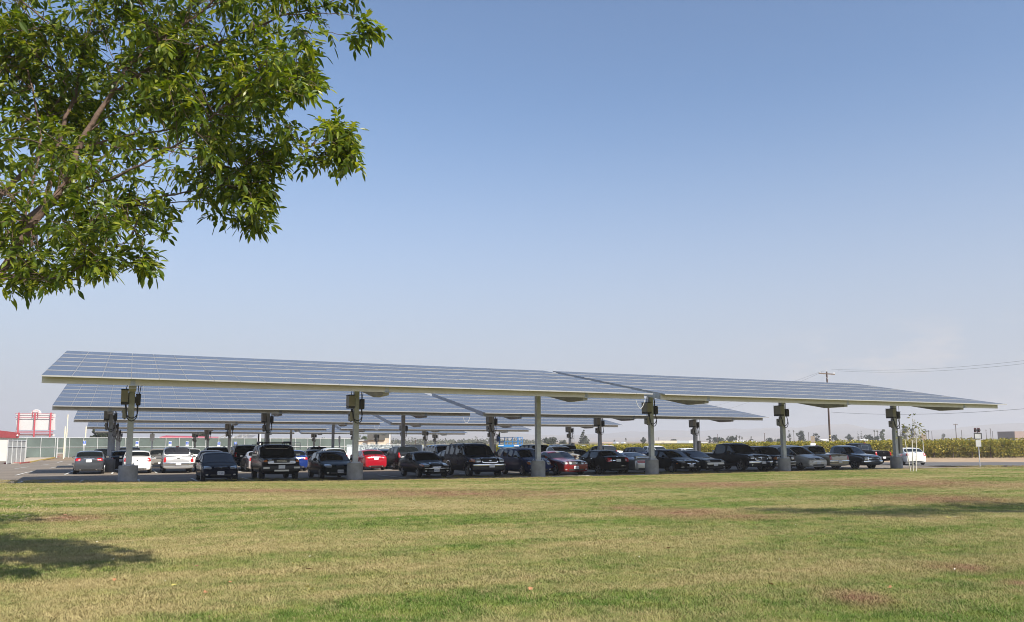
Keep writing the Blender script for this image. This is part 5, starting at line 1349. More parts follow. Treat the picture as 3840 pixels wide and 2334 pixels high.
root, P, (A_, h0, h1) = chain_fence('screened_fence', 'long chain-link fence with green windscreen along the sports field', X0_, X1_, 1641.5, 1678, 1711, 26, FD, FD*1.10, True,
    gate=[((199-X0_)/(X1_-X0_), (227-X0_)/(X1_-X0_))], ytop1=1645, ybot1=1706)
g0, g1 = (199-X0_)/(X1_-X0_), (227-X0_)/(X1_-X0_)
gt = empty('fence_gate', A_+P(g0, A_.z), 0, 'narrow pipe-framed gate in the green screened fence', 'gate')
w_ = (P(g1, 0)-P(g0, 0)); hh = h0-A_.z
for t in (0, 1): b = MB(); b.cyl(w_*t, w_*t+Vector((0, 0, hh)), .10, n=8); b.build('gate_post', M['steel'], gt)
for z in (.46, .66*hh/hh, .99): pass
for z in (.22*hh, .47*hh, .97*hh): b = MB(); b.tube([w_*.0+Vector((0,0,z)), w_+Vector((0,0,z))], .08, 6); b.build('gate_rail', M['steel'], gt)
b = MB(); b.quad(w_*.02+Vector((0,.05,.25*hh)), w_*.98+Vector((0,.05,.25*hh)), w_*.98+Vector((0,.05,.46*hh)), w_*.02+Vector((0,.05,.46*hh))); b.quad(w_*.02+Vector((0,.05,.5*hh)), w_*.98+Vector((0,.05,.5*hh)), w_*.98+Vector((0,.05,.95*hh)), w_*.02+Vector((0,.05,.95*hh))); b.build('windscreen', M['screen'], gt)
# running track showing under the gate end, strip of planted ground
b = MB(); q = [at_g(90, 1710), at_g(200, 1709), at_g(230, 1713), at_g(150, 1716), at_g(92, 1716)]
n_ = len(q); b.add([(p.x, p.y, gz(p.x, p.y)+.012) for p in q], [tuple(range(n_-1, -1, -1))]); o = b.build('running_track', pmat('track_red', (.33,.10,.08), 1, var=.1)); o['kind'] = 'structure'

# slatted grey fence in front of the field house
chain_fence('slatted_fence', 'grey slatted chain-link fence before the white field house', 26, 93, 1652, 1677, 1724, 4, 105, 112, False, ytop1=1654, ybot1=1719)
# field house, red fascia roof
a, b_, h = span(-190, 1636, 42, 1722, 124); r_ = empty('field_house', a, 0, 'white field house with red gabled fascia at the left edge', 'building')
d = (b_-a); d.z = 0; L_ = d.length; d.normalize(); n = Vector((b_.x-1.2, b_.y, 0)).normalized()
zf = gz(a.x, a.y)-a.z-.2
def hb(lo, hi, dep0, dep1, z0, z1, nm, mt, par=None):
    mb = MB(); vs = [d*lo+n*dep0, d*hi+n*dep0, d*hi+n*dep1, d*lo+n*dep1]
    mb.add([v+Vector((0,0,z0)) for v in vs]+[v+Vector((0,0,z1)) for v in vs], [(3,2,1,0),(4,5,6,7),(0,1,5,4),(1,2,6,5),(2,3,7,6),(3,0,4,7)]); return mb.build(nm, mt, par or r_)
hb(0, L_, 0, 14, zf, h, 'wall', M['stucco'])
mb = MB(); pr = [(-.3, h), (L_+.9, h-.35), (L_+1.1, h+.45), (L_*.66, h+.95), (-.3, h+.95)]
vs = [d*x+n*(-.35)+Vector((0,0,z)) for x, z in pr]+[d*x+n*14+Vector((0,0,z)) for x, z in pr]; k = len(pr)
mb.add(vs, [tuple(range(k)), tuple(range(2*k-1, k-1, -1))]+[(i, k+i, k+(i+1) % k, (i+1) % k) for i in range(k)]); mb.build('roof', pmat('red_fascia', (.28,.045,.05), .6, var=.1), r_)
mb = MB(); c_ = d*(L_+.7)+n*(-.45)+Vector((0,0,h+.05)); mb.box(c_, (.22,.2,.25), 0, bev=.04); mb.build('wall_lamp', M['white'], r_)

# scoreboard seen from behind
SD = 190.0
a = at_d(130, 1645, SD); sb = empty('scoreboard', (a.x, a.y, gz(a.x, a.y)), 0, 'back of a white scoreboard on three red posts', 'scoreboard'); o0 = sb.location.copy()
def S_(x, y, dd=0): return at_d(x, y, SD)-Vector(o0)+ND*dd
def panel(x0, y0, x1, y1, nm, mt, dd=0, th=.25):
    mb = MB(); c4 = [S_(x0, y1, dd), S_(x1, y1, dd), S_(x1, y0, dd), S_(x0, y0, dd)]
    mb.add(c4+[c+ND*th for c in c4], [(0,1,2,3),(7,6,5,4),(0,4,5,1),(1,5,6,2),(2,6,7,3),(3,7,4,0)]); return mb.build(nm, mt, sb)
panel(58, 1552, 203.5, 1566, 'panel', M['whitepanel'], .3); panel(57.5, 1567.5, 202.5, 1613, 'panel', M['whitepanel'], .3)
panel(56, 1628, 199.5, 1637, 'panel', M['whitepanel'], .3)
mb = MB(); cc = S_(132, 1551, .3); R_ = (S_(150, 1551)-S_(132, 1551)).length
vs = [cc]+[cc+RD*(R_*math.cos(t))+Vector((0,0,R_*.85*math.sin(t))) for t in [PI*i/18 for i in range(19)]]; m_ = len(vs)
mb.add(vs+[v+ND*.25 for v in vs], [tuple(range(m_)), tuple(range(2*m_-1, m_-1, -1))]+[(i, m_+i, m_+(i+1) % m_, (i+1) % m_) for i in range(m_)]); mb.build('crest_panel', M['whitepanel'], sb)
for (xt, xb) in ((71.5, 66), (132, 127), (191.5, 187)):
    mb = MB(); p = S_(xt, 1548); q = S_(xb, 1643); q.z = -.2; mb.bar(q, p, .30, .30); mb.build('post', M['redmetal'], sb)
for y, t in ((1551, .07), (1565.5, .10), (1617.5, .14), (1623.5, .14), (1628.5, .07)):
    mb = MB(); mb.bar(S_(57, y, -.05), S_(202 if y < 1600 else 200, y+1, -.05), t, t); mb.build('rail', M['redmetal'], sb)
mb = MB(); mb.tube([S_(122, 1565), S_(123, 1541.5), S_(143, 1541.5), S_(142, 1565)], .08, 6); mb.build('crest_frame', M['redmetal'], sb)
M['cream'] = pmat('cream_post', (.74,.68,.50), .5, var=.05)
for (x, y0, y1, lb) in ((251, 1555, 1648, 'tall cream goal post upright right of the scoreboard'), (242.5, 1600, 1666, 'shorter cream goal post upright in front of the fence'), (322, 1600, 1645, 'cream goal post upright beside the dark round tree')):
    p, q = at_d(x-1.5, y1, 175 if y1 < 1660 else 146), at_d(x, y0, 175 if y1 < 1660 else 146); q.x = p.x*.995+q.x*.005; q.y = p.y*.995+q.y*.005
    p = Vector((p.x, p.y, gz(p.x, p.y)-.1)); mb = MB(); mb.v = []; mb.cyl((0,0,0), q-p, .10, n=10); o = mb.build('goal_post', M['cream'], None, loc=p); tag(o, lb, 'goal post', 'goal post uprights')

# small accessible parking signs in a row before the fence
M['ada'] = pmat('sign_blue', (.02,.10,.50), .5, var=.03)
def ada_sign():
    b = MB(); b.cyl((0, .03, -.1), (0, .03, 2.1), .03, n=8); p = b.mesh('post', [M['steel']])
    b = MB(); b.box((0, 0, 2.15), (.46, .03, .78), 0); pl = b.mesh('plate', [M['white']])
    b = MB(); b.box((0, -.022, 2.25), (.42, .012, .44), 0); bl = b.mesh('symbol_field', [M['ada']])
    b = MB(); y = -.034
    b.cyl((-.02, y, 2.40), (-.02, y+.006, 2.40), .038, n=12); b.bar((-.02, y, 2.36), (-.01, y, 2.24), .03, .012); b.bar((-.01, y, 2.24), (.09, y, 2.24), .012, .03); b.bar((.09, y, 2.24), (.13, y, 2.14), .03, .012)
    b.tube([(.07*math.cos(t)-.01, y, 2.19+.09*math.sin(t)) for t in [PI*.75+PI*1.3*i/10 for i in range(11)]], .013, 5)
    sy = b.mesh('wheelchair_symbol', [M['white']]); return p, pl, bl, sy
AS = ada_sign()
for (x, y, side, lb) in ((317, 1662, 'before the fence gate side', 'blue accessible-parking sign left of the leftmost post'), (514, 1664, '', 'blue accessible-parking sign just right of the leftmost post'), (638, 1664, '', 'blue accessible-parking sign above the silver pickup, left of two'),
        (702, 1665, '', 'blue accessible-parking sign above the silver pickup, right of two'), (821, 1666, '', 'blue accessible-parking sign above the navy crossover'), (883, 1666, '', 'blue accessible-parking sign above the tall navy wagon')):
    p = at_d(x, y, 141); base = Vector((p.x, p.y, 0)); base.z = p.z-2.15
    r_ = empty('parking_sign', base, -YAW*.4, lb, 'sign', 'accessible parking signs'); 
    o = obj('post', AS[0], r_); o.scale = (1, 1, 1)
    pl = obj('plate', AS[1], r_); f_ = obj('symbol_field', AS[2], pl); obj('wheelchair_symbol', AS[3], pl)
# back-to-back white sign panels on galvanised poles
for (x, y0, y1, yb, D, wd, lb) in ((569, 1628, 1653, 1692, 100, 18, 'white twin-panel sign on a pole above the tan pickup'), (1272.5, 1638, 1660, 1690, 112, 8, 'white narrow sign on a pole left of the second post')):
    p = at_d(x, yb, D); t = at_d(x, y0-3, D); g = gz(p.x, p.y); r_ = empty('lot_sign', (p.x, p.y, g), -YAW, lb, 'sign'); w2 = wd*D/F_PX
    b = MB(); b.cyl((0, 0, 0), (0, 0, t.z-g), .08, n=10); b.build('pole', M['galv'], r_)
    zc, hh = (at_d(x, (y0+y1)/2, D).z-g), (y1-y0)*D/F_PX
    for sg in (-1, 1): b = MB(); b.box((sg*w2*.26, -.06-.02*sg, zc), (w2*.47, .04, hh), 0, bev=.01); b.build('panel', M['whitepanel'], r_)
# long red shade roof and bleachers behind the fence
a, b_ = at_d(598, 1641, 215), at_d(806, 1646, 222); r_ = empty('dugout', (a.x, a.y, gz(a.x, a.y)), 0, 'long low dugout with red roof behind the green fence', 'building'); o0 = r_.location.copy()
mb = MB(); A1, B1 = a-Vector(o0), b_-Vector(o0); th = Vector((0,0,.45)); dp = ND*4
mb.add([A1-th, B1-th, B1-th+dp, A1-th+dp, A1+th*.3, B1+th*.3, B1+th*1.2+dp, A1+th*1.2+dp], [(3,2,1,0),(4,5,6,7),(0,1,5,4),(1,2,6,5),(2,3,7,6),(3,0,4,7)]); mb.build('roof', M['redmetal'], r_)
mb = MB(); A2, B2 = Vector((A1.x, A1.y, 0)), Vector((B1.x, B1.y, 0)); mb.add([A2+dp*.3, B2+dp*.3, B2+dp*.3+Vector((0,0,B1.z-.4)), A2+dp*.3+Vector((0,0,A1.z-.4)), A2+dp, B2+dp, B2+dp+Vector((0,0,B1.z-.4)), A2+dp+Vector((0,0,A1.z-.4))], [(0,1,2,3),(7,6,5,4),(0,4,5,1),(1,5,6,2),(2,6,7,3),(3,7,4,0)]); mb.build('wall', M['stucco'], r_)
a = at_d(815, 1648, 205); r_ = empty('bleachers', (a.x, a.y, gz(a.x, a.y)), 0, 'tall aluminium bleachers behind the green fence', 'bleachers'); o0 = r_.location.copy()
def Bp(x, y, dd=0): return at_d(x, y, 205)-Vector(o0)+ND*dd
for (xa, ya, xb, yb_) in ((812, 1646, 850, 1630), (870, 1646, 905, 1629), (885, 1650, 935, 1629), (838, 1646, 858, 1627)):
    mb = MB(); mb.bar(Bp(xa, ya), Bp(xb, yb_), .22, .22); mb.build('stringer', M['alu'], r_)
for i in range(7):
    t = i/6; mb = MB(); mb.bar(Bp(868+30*t, 1645-16*t, .3), Bp(905+30*t, 1646-17*t, 6), .35, .08); mb.build('bench', M['alu'], r_)
for i in range(5):
    t = i/4; mb = MB(); p = Bp(858+68*t, 1640-9*t); mb.bar(Vector((p.x, p.y, 0)), p, .12, .12); mb.build('leg', M['steel'], r_)
# light poles
for (x, y0, D, r0, lb, mt) in ((968, 1624, 135, .13, 'dark brown light pole behind the third row of canopies', M['wood']), (974, 1626, 150, .14, 'white light pole beside a dark one', M['white']), (1461, 1634, 170, .16, 'white pole beside the beige press building', M['white']), (1464.5, 1634, 172, .12, 'thin brown pole touching the white pole', M['wood'])):
    p = at_d(x, 1690, D); t = at_d(x, y0-60, D); g = gz(p.x, p.y); mb = MB(); mb.cyl((0,0,-.1), (0,0,t.z-g), r0, r0*.8, 10); o = mb.build('light_pole', mt, None, loc=(p.x, p.y, g)); tag(o, lb, 'pole')
# pipe rails above the roof-rack car
a = at_d(1073, 1690, 140); r_ = empty('pipe_rack', (a.x, a.y, gz(a.x, a.y)), 0, 'white pipe rail frame in front of the green fence', 'rail'); o0 = r_.location.copy()
for y in (1661, 1670, 1678): mb = MB(); mb.tube([at_d(1071, y, 140)-Vector(o0), at_d(1126, y, 140)-Vector(o0)], .05, 6); mb.build('rail', M['white'], r_)
for x in (1072, 1099, 1126): mb = MB(); p = at_d(x, 1660, 140)-Vector(o0); mb.cyl((p.x, p.y, -.1), p, .06, n=8); mb.build('post', M['white'], r_)

# shipping container
CD = 128.0
M['cont'] = pmat('container_white', (.70,.77,.80), .5, var=.06, scale=.5)
a = at_d(1300, 1700, CD); b_ = at_d(1580, 1700, CD); top = at_d(1440, 1669.5, CD).z
g = min(gz(a.x, a.y), gz(b_.x, b_.y)); r_ = empty('shipping_container', (a.x, a.y, g), 0, 'pale corrugated shipping container with faded script lettering', 'container')
d = b_-a; d.z = 0; L_ = d.length; d.normalize(); n = Vector((-d.y, d.x, 0)); mb = MB(); k = 64; pr = []
for i in range(k+1):
    for t, dd in ((0, 0), (.25, 0), (.5, .06), (.75, .06)):
        if i == k and t > 0: break
        pr.append(d*(L_*(i+t)/k)+n*dd)
H_ = top-g; m_ = len(pr)
mb.add(pr+[p+Vector((0,0,H_)) for p in pr], [(i, i+1, m_+i+1, m_+i) for i in range(m_-1)])
e = [Vector((0,0,0)), d*L_, d*L_+n*2.6, n*2.6]
mb.add([v+n*.07 for v in e]+[v+n*.07+Vector((0,0,H_-.01)) for v in e], [(4,5,6,7),(1,2,6,5),(2,3,7,6),(3,0,4,7)])
for z in (.08, H_): mb.bar(Vector((0,0,z))-n*.02, d*L_+Vector((0,0,z))-n*.02, .12, .14)
mb.build('body', M['cont'], r_)
cu = bpy.data.curves.new('t', 'FONT'); cu.body = 'Electric Company'; cu.size = 1.15; cu.shear = .35; cu.extrude = .004; cu.align_x = 'CENTER'; cu.materials.append(pmat('faded_lettering', (.42,.45,.47), .7, var=.1))
tmp = bpy.data.objects.new('t', cu); COL.objects.link(tmp); me = bpy.data.meshes.new_from_object(tmp.evaluated_get(bpy.context.evaluated_depsgraph_get())); bpy.data.objects.remove(tmp)
c_ = at_d(1448, 1681, CD)-Vector(r_.location); o = obj('lettering', me, r_, (c_-n*.05), (PI/2, 0, math.atan2(d.y, d.x)))
# beige press building with dark eave
a, b_, h = span(1378, 1634, 1446, 1700, 200); g = gz(a.x, a.y); h = at_d(1400, 1630, 200).z-g
r_ = empty('press_building', (a.x, a.y, g), 0, 'beige two-storey building with dark upper band beyond the container', 'building')
d = b_-a; d.z = 0; L_ = d.length; d.normalize(); n = Vector((-d.y, d.x, 0))
M['beige'] = pmat('beige_block', (.62,.52,.40), .9, var=.08); M['eave'] = pmat('dark_eave', (.10,.095,.085), .7, var=.1)
hb(0, L_, 0, 8, -.2, h*.80, 'wall', M['beige'], r_); hb(0, L_*.96, -.5, 8.5, h*.70, h*1.02, 'upper_band', M['eave'], r_); hb(-7, -.02, 1, 8, -.2, h*.66, 'annex', M['beige'], r_)
for x in (.15, .42): hb(L_*x, L_*(x+.2), -.05, .05, h*.36, h*.55, 'window', pmat('pale_window', (.4,.38,.33), .3, var=.1), r_)
hb(-7.3, 0, .7, 8.2, h*.66, h*.73, 'roof', M['steel'], r_)
# ------------------------------------------------------------------ vineyard beyond the dirt verge
M['vine'] = leaf_mat('vine_leaves', [(.08,.11,.02), (.27,.23,.035), (.14,.17,.026), (.44,.34,.055), (.05,.07,.015), (.33,.26,.045), (.18,.19,.034), (.52,.43,.10)], .3, .7, .2)
M['vine_wood'] = pmat('vine_wood', (.10,.07,.05), .95, var=.2)
rv2 = random.Random(21)
def cards(n, fn, s0, s1, r):
    vs = []; fs = []
    for _ in range(n):
        c = fn(); a = Vector((r.gauss(0,1), r.gauss(0,1), r.gauss(0,1))).normalized(); b = a.orthogonal().normalized(); q = r.uniform(s0, s1)
        k = r.uniform(0, 6.28); b2 = a.cross(b); u = b*math.cos(k)+b2*math.sin(k); v = a.cross(u); i = len(vs)
        vs += [tuple(c-u*q), tuple(c-v*q*.62), tuple(c+u*q), tuple(c+v*q*.62)]; fs.append((i, i+1, i+2, i+3))
    return vs, fs
def vine_mesh(seed, H, tr):
    r = random.Random(seed); W_ = 1.45
    def pt():
        while True:
            x, y, z = r.gauss(0, .75), r.gauss(0, .55), r.random()
            if abs(x) > 1.6 or abs(y) > 1.2: continue
            zz = .30*H+z*.72*H
            lump = noise.noise(Vector((x*1.3+seed*3, y*1.3, zz*1.2)))
            if lump < -.12 and r.random() < .75: continue
            if z > .80 and r.random() < .6: continue
            # hanging canes towards the ground
            if r.random() < .30: zz = H*(.10+.35*r.random()); y = -abs(y)-.2
            return Vector((x, y, zz))
    v, f = cards(1500, pt, .07, .15, r)
    me = bpy.data.meshes.new('foliage'); me.from_pydata(v, [], f); me.materials.append(M['vine'])
    b = MB(); b.tube([(0, 0, -.05), (.06*r.uniform(-1,1), 0, .5), (0, 0, H*.55)], [.09, .07, .06], 7)
    for sg in (-1, 1): b.tube([(0, 0, H*.5), (sg*.5, 0, H*.62), (sg*1.2, .05, H*.6)], [.05, .035, .02], 6)
    return me, b.mesh('trunk', [M['vine_wood']], 60)
VM = [vine_mesh(k, 2.3, None) for k in range(4)]
NV = 62
SPOTS = [(RD*(66-i*2.35)+ND*(VINE_V+1.2+rv2.uniform(-.15, .15)), -YAW) for i in range(22)]
c0 = SPOTS[-1][0]; SPOTS += [(Vector((c0.x+rv2.uniform(-.2, .2), c0.y+2.35*(i+1), 0)), PI/2) for i in range(44)]
for i, (P, az) in enumerate(SPOTS):
    g = gz(P.x, P.y); x, y, z = proj((P.x, P.y, g+1))
    if not (1700 < x < 4000): continue
    fol, tr = VM[i % 4]
    r_ = empty('grapevine', (P.x, P.y, g), az+(PI if rv2.random() < .5 else 0), 'bushy yellow-green grapevine in the front row beyond the dirt verge', 'grapevine', 'grapevines of the front row')
    k = 1.02 if x > 3300 else .93 if x > 2700 else .80 if x > 2380 else .72
    r_.scale = (1, 1, k*rv2.uniform(.96, 1.05)); obj('trunk', tr, r_); obj('foliage', fol, r_)
# the rows behind read as one mass: leaf cover growing over a ribbed sheet
r = random.Random(4); vs = []; fs = []; xs_ = lin(-130, 260, 78); ys_ = lin(VINE_V+3.5, VINE_V+60, 18)+[VINE_V+75, VINE_V+100, VINE_V+140, VINE_V+200, VINE_V+270]
def vz(u, v):
    P = RD*u+ND*v; x = proj((P.x, P.y, 1))[0]; k = 1.02 if x > 3300 else .93 if x > 2700 else .80
    return P, gz(P.x, P.y)+(1.75*k-.06*((v-VINE_V)/60 if v < VINE_V+60 else 1)*4)+.12*noise.noise(Vector((u*.3, v*.5, 2)))
CX0 = c0.x+1.2
def uu(u, v): return max(u, (CX0-ND.x*v)/RD.x)           # the block of vines starts to the right of the lot
for v in ys_:
    for u in xs_: P, z = vz(uu(u, v), v); vs.append((P.x, P.y, z))
n1 = len(xs_)
for j in range(len(ys_)-1):
    for i in range(n1-1): fs.append((j*n1+i, j*n1+i+1, j*n1+n1+i+1, j*n1+n1+i))
base = len(vs)
# front skirt so that no light shows below the sheet
for u in xs_: P, z = vz(uu(u, ys_[0]), ys_[0]); vs.append((P.x, P.y, gz(P.x, P.y)))
for i in range(n1-1): fs.append((base+i, base+i+1, i+1, i))
nskin = len(fs)
def pt2():
    while True:
        v = VINE_V+3+abs(r.gauss(0, 26)); u = r.uniform(-70, 120)
        if v > VINE_V+110: continue
        P, z = vz(u, v); x = proj((P.x, P.y, z))[0]
        if -100 < x < 3950 and P.x > CX0-.5: return Vector((P.x, P.y, z+r.uniform(-.25, .38)))
v2, f2 = cards(26000, pt2, .10, .24, r); b0 = len(vs); vs += v2; fs += [tuple(b0+i for i in f) for f in f2]
me = bpy.data.meshes.new('vineyard'); me.from_pydata(vs, [], fs); me.materials.append(M['vine']); me.materials.append(pmat('vine_mass', (.13,.11,.03), 1, var=.5, scale=1.2, coord='Object'))
me.polygons.foreach_set('material_index', [1]*nskin+[0]*(len(fs)-nskin)); o = obj('vineyard', me); o['kind'] = 'stuff'
# dry weeds and fallen canes under the front row
b = MB(); v, f = cards(1800, lambda: (lambda u, w_: Vector(((RD*u+ND*w_).x, (RD*u+ND*w_).y, gz((RD*u+ND*w_).x, (RD*u+ND*w_).y)+.04)))(r.uniform(16, 90), VINE_V-abs(r.gauss(0, 1.2))+1.0), .05, .14, r)
me = bpy.data.meshes.new('weeds'); me.from_pydata(v, [], f); me.materials.append(pmat('dry_weeds', (.22,.17,.09), 1, var=.3)); o = obj('weeds', me); o['kind'] = 'stuff'

# ------------------------------------------------------------------ trees far off: every one its own crown
M['ftrunk'] = pmat('far_trunk', (.10,.08,.065), .95, var=.2)
FT = {}
def leafmat_for(key):
    if key not in FT:
        c = {'dark': [(.022,.032,.018), (.04,.05,.025), (.03,.042,.02)], 'olive': [(.05,.058,.03), (.085,.09,.045), (.065,.07,.038)], 'green': [(.05,.075,.02), (.09,.12,.03), (.065,.09,.025)],
             'grey': [(.06,.07,.052), (.10,.11,.08), (.075,.085,.06)], 'palm': [(.05,.055,.03), (.08,.08,.045)]}[key]
        FT[key] = leaf_mat('foliage_'+key, c, .2, .8, .15)
    return FT[key]
rt = random.Random(77)
def far_tree(x, ytop, wpx, D, kind='round', col='dark', label='', yb=1668, n=520):
    base = at_d(x, yb, D); g = gz(base.x, base.y); top = at_d(x, ytop, D).z-g; w = wpx*D/F_PX; r = rt
    name = {'round': 'tree', 'tall': 'tree', 'conifer': 'conifer_tree', 'palm': 'palm_tree'}[kind]
    root = empty(name, (base.x, base.y, g), 0, label, 'palm tree' if kind == 'palm' else 'tree', 'trees across the valley')
    mb = MB()
    if kind == 'palm':
        mb.tube([(0, 0, -.1), (.1, 0, top*.5), (0, 0, top-w*.35)], [w*.11, w*.075, w*.07], 7); mb.build('trunk', M['ftrunk'], root)
        vs = []; fs = []; c = Vector((0, 0, top-w*.40))
        for _ in range(34):
            a = r.uniform(0, 6.28); e = r.uniform(-.9, 1.3); d = Vector((math.cos(a)*math.cos(e), math.sin(a)*math.cos(e), math.sin(e))); L_ = w*.52; s = d.cross(Vector((0,0,1))).normalized()*w*.085
            p1, p2 = c+d*L_*.55, c+d*L_+Vector((0, 0, -w*.16)); i = len(vs); vs += [c, p1-s, p1+s, p2]; fs += [(i, i+1, i+2), (i+1, i+3, i+2)]
        me = bpy.data.meshes.new('crown'); me.from_pydata([tuple(v) for v in vs], [], fs); me.materials.append(leafmat_for('palm')); obj('crown', me, root); return root
    mb.tube([(0, 0, -.2), (0, 0, top*.45), (0, 0, top*.75)], [w*.06, w*.045, w*.02], 7)
    for k in range(4): a = r.uniform(0, 6.28); mb.tube([(0, 0, top*.3), (math.cos(a)*w*.2, math.sin(a)*w*.2, top*.6)], [w*.03, w*.012], 5)
    mb.build('trunk', M['ftrunk'], root)
    bl = []
    if kind == 'conifer':
        m_ = 9
        for k in range(m_):
            t = k/(m_-1); rr = w*.52*(1-t)**.8+.02*w
            for q in range(max(2, int(7*(1-t)+1))): a = r.uniform(0, 6.28); bl.append((Vector((math.cos(a)*rr*.72, math.sin(a)*rr*.72, top*(.10+.86*t)-rr*.15)), rr*.42+w*.03, .5))
    else:
        for _ in range(13):
            a = r.uniform(0, 6.28); q = r.random()**.6; e = r.random(); hz_ = (.30+.58*e) if kind == 'round' else (.22+.70*e)
            rr = w*.5*math.sin(PI*min(1, .18+.80*(1-e)))*.78; bl.append((Vector((math.cos(a)*q*rr, math.sin(a)*q*rr, top*hz_)), w*r.uniform(.13, .23), .8))
        bl.append((Vector((0, 0, top-w*.16)), w*.16, .9))
    def pt():
        c, q, fl = r.choice(bl); d = Vector((r.gauss(0,1), r.gauss(0,1), r.gauss(0,1))).normalized()*q*(r.random()**.33)*1.08; d.z *= fl; p = c+d
        if p.z > top: p.z = top-r.random()*.05*top
        return p
    v, f = cards(n, pt, w*.035, w*.085, r)
    me = bpy.data.meshes.new('crown'); me.from_pydata(v, [], f); me.materials.append(leafmat_for(col)); obj('crown', me, root)
T = far_tree
T(367, 1603, 92, 205, 'round', 'dark', 'dark broad tree behind the fence left of the leftmost post', n=1500)
T(768, 1622, 80, 260, 'round', 'dark', 'dark tree above the long red dugout roof', n=900)
T(1342, 1632, 34, 330, 'round', 'green', 'light green tree left of the beige press building')
T(1366, 1634, 34, 330, 'round', 'green', 'light green tree touching the beige press building')
T(2063, 1641, 52, 300, 'round', 'grey', 'round grey-green tree right of the third post', n=900)
T(2111, 1651, 34, 330, 'round', 'grey', 'small grey-green tree right of the round one')
T(2190, 1613, 46, 330, 'conifer', 'grey', 'tall pointed grey conifer right of the third post', n=1400)
T(2304, 1649, 10, 400, 'palm', 'palm', 'stubby palm over the tan-roofed houses'); T(2347, 1642, 12, 400, 'palm', 'palm', 'palm right of the white gabled houses')
T(2413, 1640, 28, 420, 'round', 'dark', 'dark tree left of the long warehouse'); T(2528, 1648, 30, 480, 'round', 'dark', 'low dark tree behind the long warehouse')
T(2661, 1635, 22, 420, 'tall', 'dark', 'narrow dark tree right of the long warehouse'); T(2693, 1642, 52, 420, 'round', 'dark', 'broad dark tree between warehouse and white-roofed shed'); T(2745, 1637, 50, 420, 'round', 'dark', 'broad dark tree left of the white-roofed shed', n=700)
T(2763, 1631, 12, 430, 'palm', 'palm', 'left palm of three above the white-roofed shed'); T(2774, 1633, 12, 430, 'palm', 'palm', 'middle palm of three above the white-roofed shed'); T(2783, 1637, 11, 430, 'palm', 'palm', 'right palm of three above the white-roofed shed')
T(2818, 1636, 8, 440, 'palm', 'palm', 'thin palm behind the white-roofed shed'); T(2816, 1645, 22, 440, 'round', 'dark', 'dark bush at the foot of the thin palm')
T(2890, 1641, 40, 430, 'round', 'dark', 'low dark tree left of the fifth post'); T(2920, 1646, 30, 430, 'round', 'dark', 'low dark tree touching the fifth post')
T(2960, 1613, 9, 430, 'palm', 'palm', 'left one of two tall palms right of the fifth post'); T(2978, 1613, 9, 430, 'palm', 'palm', 'right one of two tall palms right of the fifth post'); T(2963, 1626, 20, 430, 'tall', 'dark', 'dark tree below the two tall palms')
T(3007, 1614, 44, 420, 'tall', 'dark', 'tall dark tree left of the wooden utility pole', n=800); T(3063, 1624, 36, 420, 'round', 'dark', 'round dark tree just left of the wooden utility pole', n=650)
T(3135, 1630, 34, 420, 'round', 'dark', 'round dark tree just right of the wooden utility pole'); T(3185, 1627, 34, 420, 'round', 'dark', 'round dark tree left of the twin conifers')
T(3219, 1618, 14, 420, 'conifer', 'dark', 'shorter conifer of two'); T(3231, 1611, 16, 420, 'conifer', 'dark', 'taller conifer of two'); T(3262, 1630, 44, 420, 'round', 'dark', 'low dark tree right of the two conifers'); T(3290, 1634, 34, 420, 'round', 'dark', 'low dark tree under the pair of palms')
T(3281, 1612, 11, 430, 'palm', 'palm', 'left palm of a pair left of the last post'); T(3292, 1613, 11, 430, 'palm', 'palm', 'right palm of a pair left of the last post')
T(3315, 1610, 30, 410, 'tall', 'green', 'bright green tall tree left of the last post', n=800)
T(3393, 1597, 36, 400, 'tall', 'dark', 'tall dark tree right of the last post', n=800); T(3425, 1604, 30, 400, 'tall', 'dark', 'tall dark tree behind the young staked tree', n=700)
T(3475, 1610, 12, 420, 'palm', 'palm', 'left palm of a pair right of the young staked tree'); T(3484, 1613, 11, 420, 'palm', 'palm', 'right palm of a pair right of the young staked tree')
T(3540, 1626, 22, 520, 'round', 'grey', 'lone hazy tree between two distant utility poles'); T(3458, 1632, 22, 420, 'round', 'dark', 'dark tree behind the brown sign back')
# a long far band of orchard along the horizon
vs = []; fs = []; r = random.Random(8)
def pt3():
    a = math.radians(r.uniform(8, 27.5)); q = r.uniform(640, 760); hgt = 3.6+2.2*noise.noise(Vector((a*40, 0, 1)))
    return Vector((math.sin(a)*q, math.cos(a)*q, -.4+abs(r.gauss(0, .45))*hgt*.8+r.random()*hgt*.5))
v, f = cards(4500, pt3, .5, 1.3, r); me = bpy.data.meshes.new('orchard'); me.from_pydata(v, [], f); me.materials.append(leafmat_for('olive')); o = obj('orchard', me); o['kind'] = 'stuff'

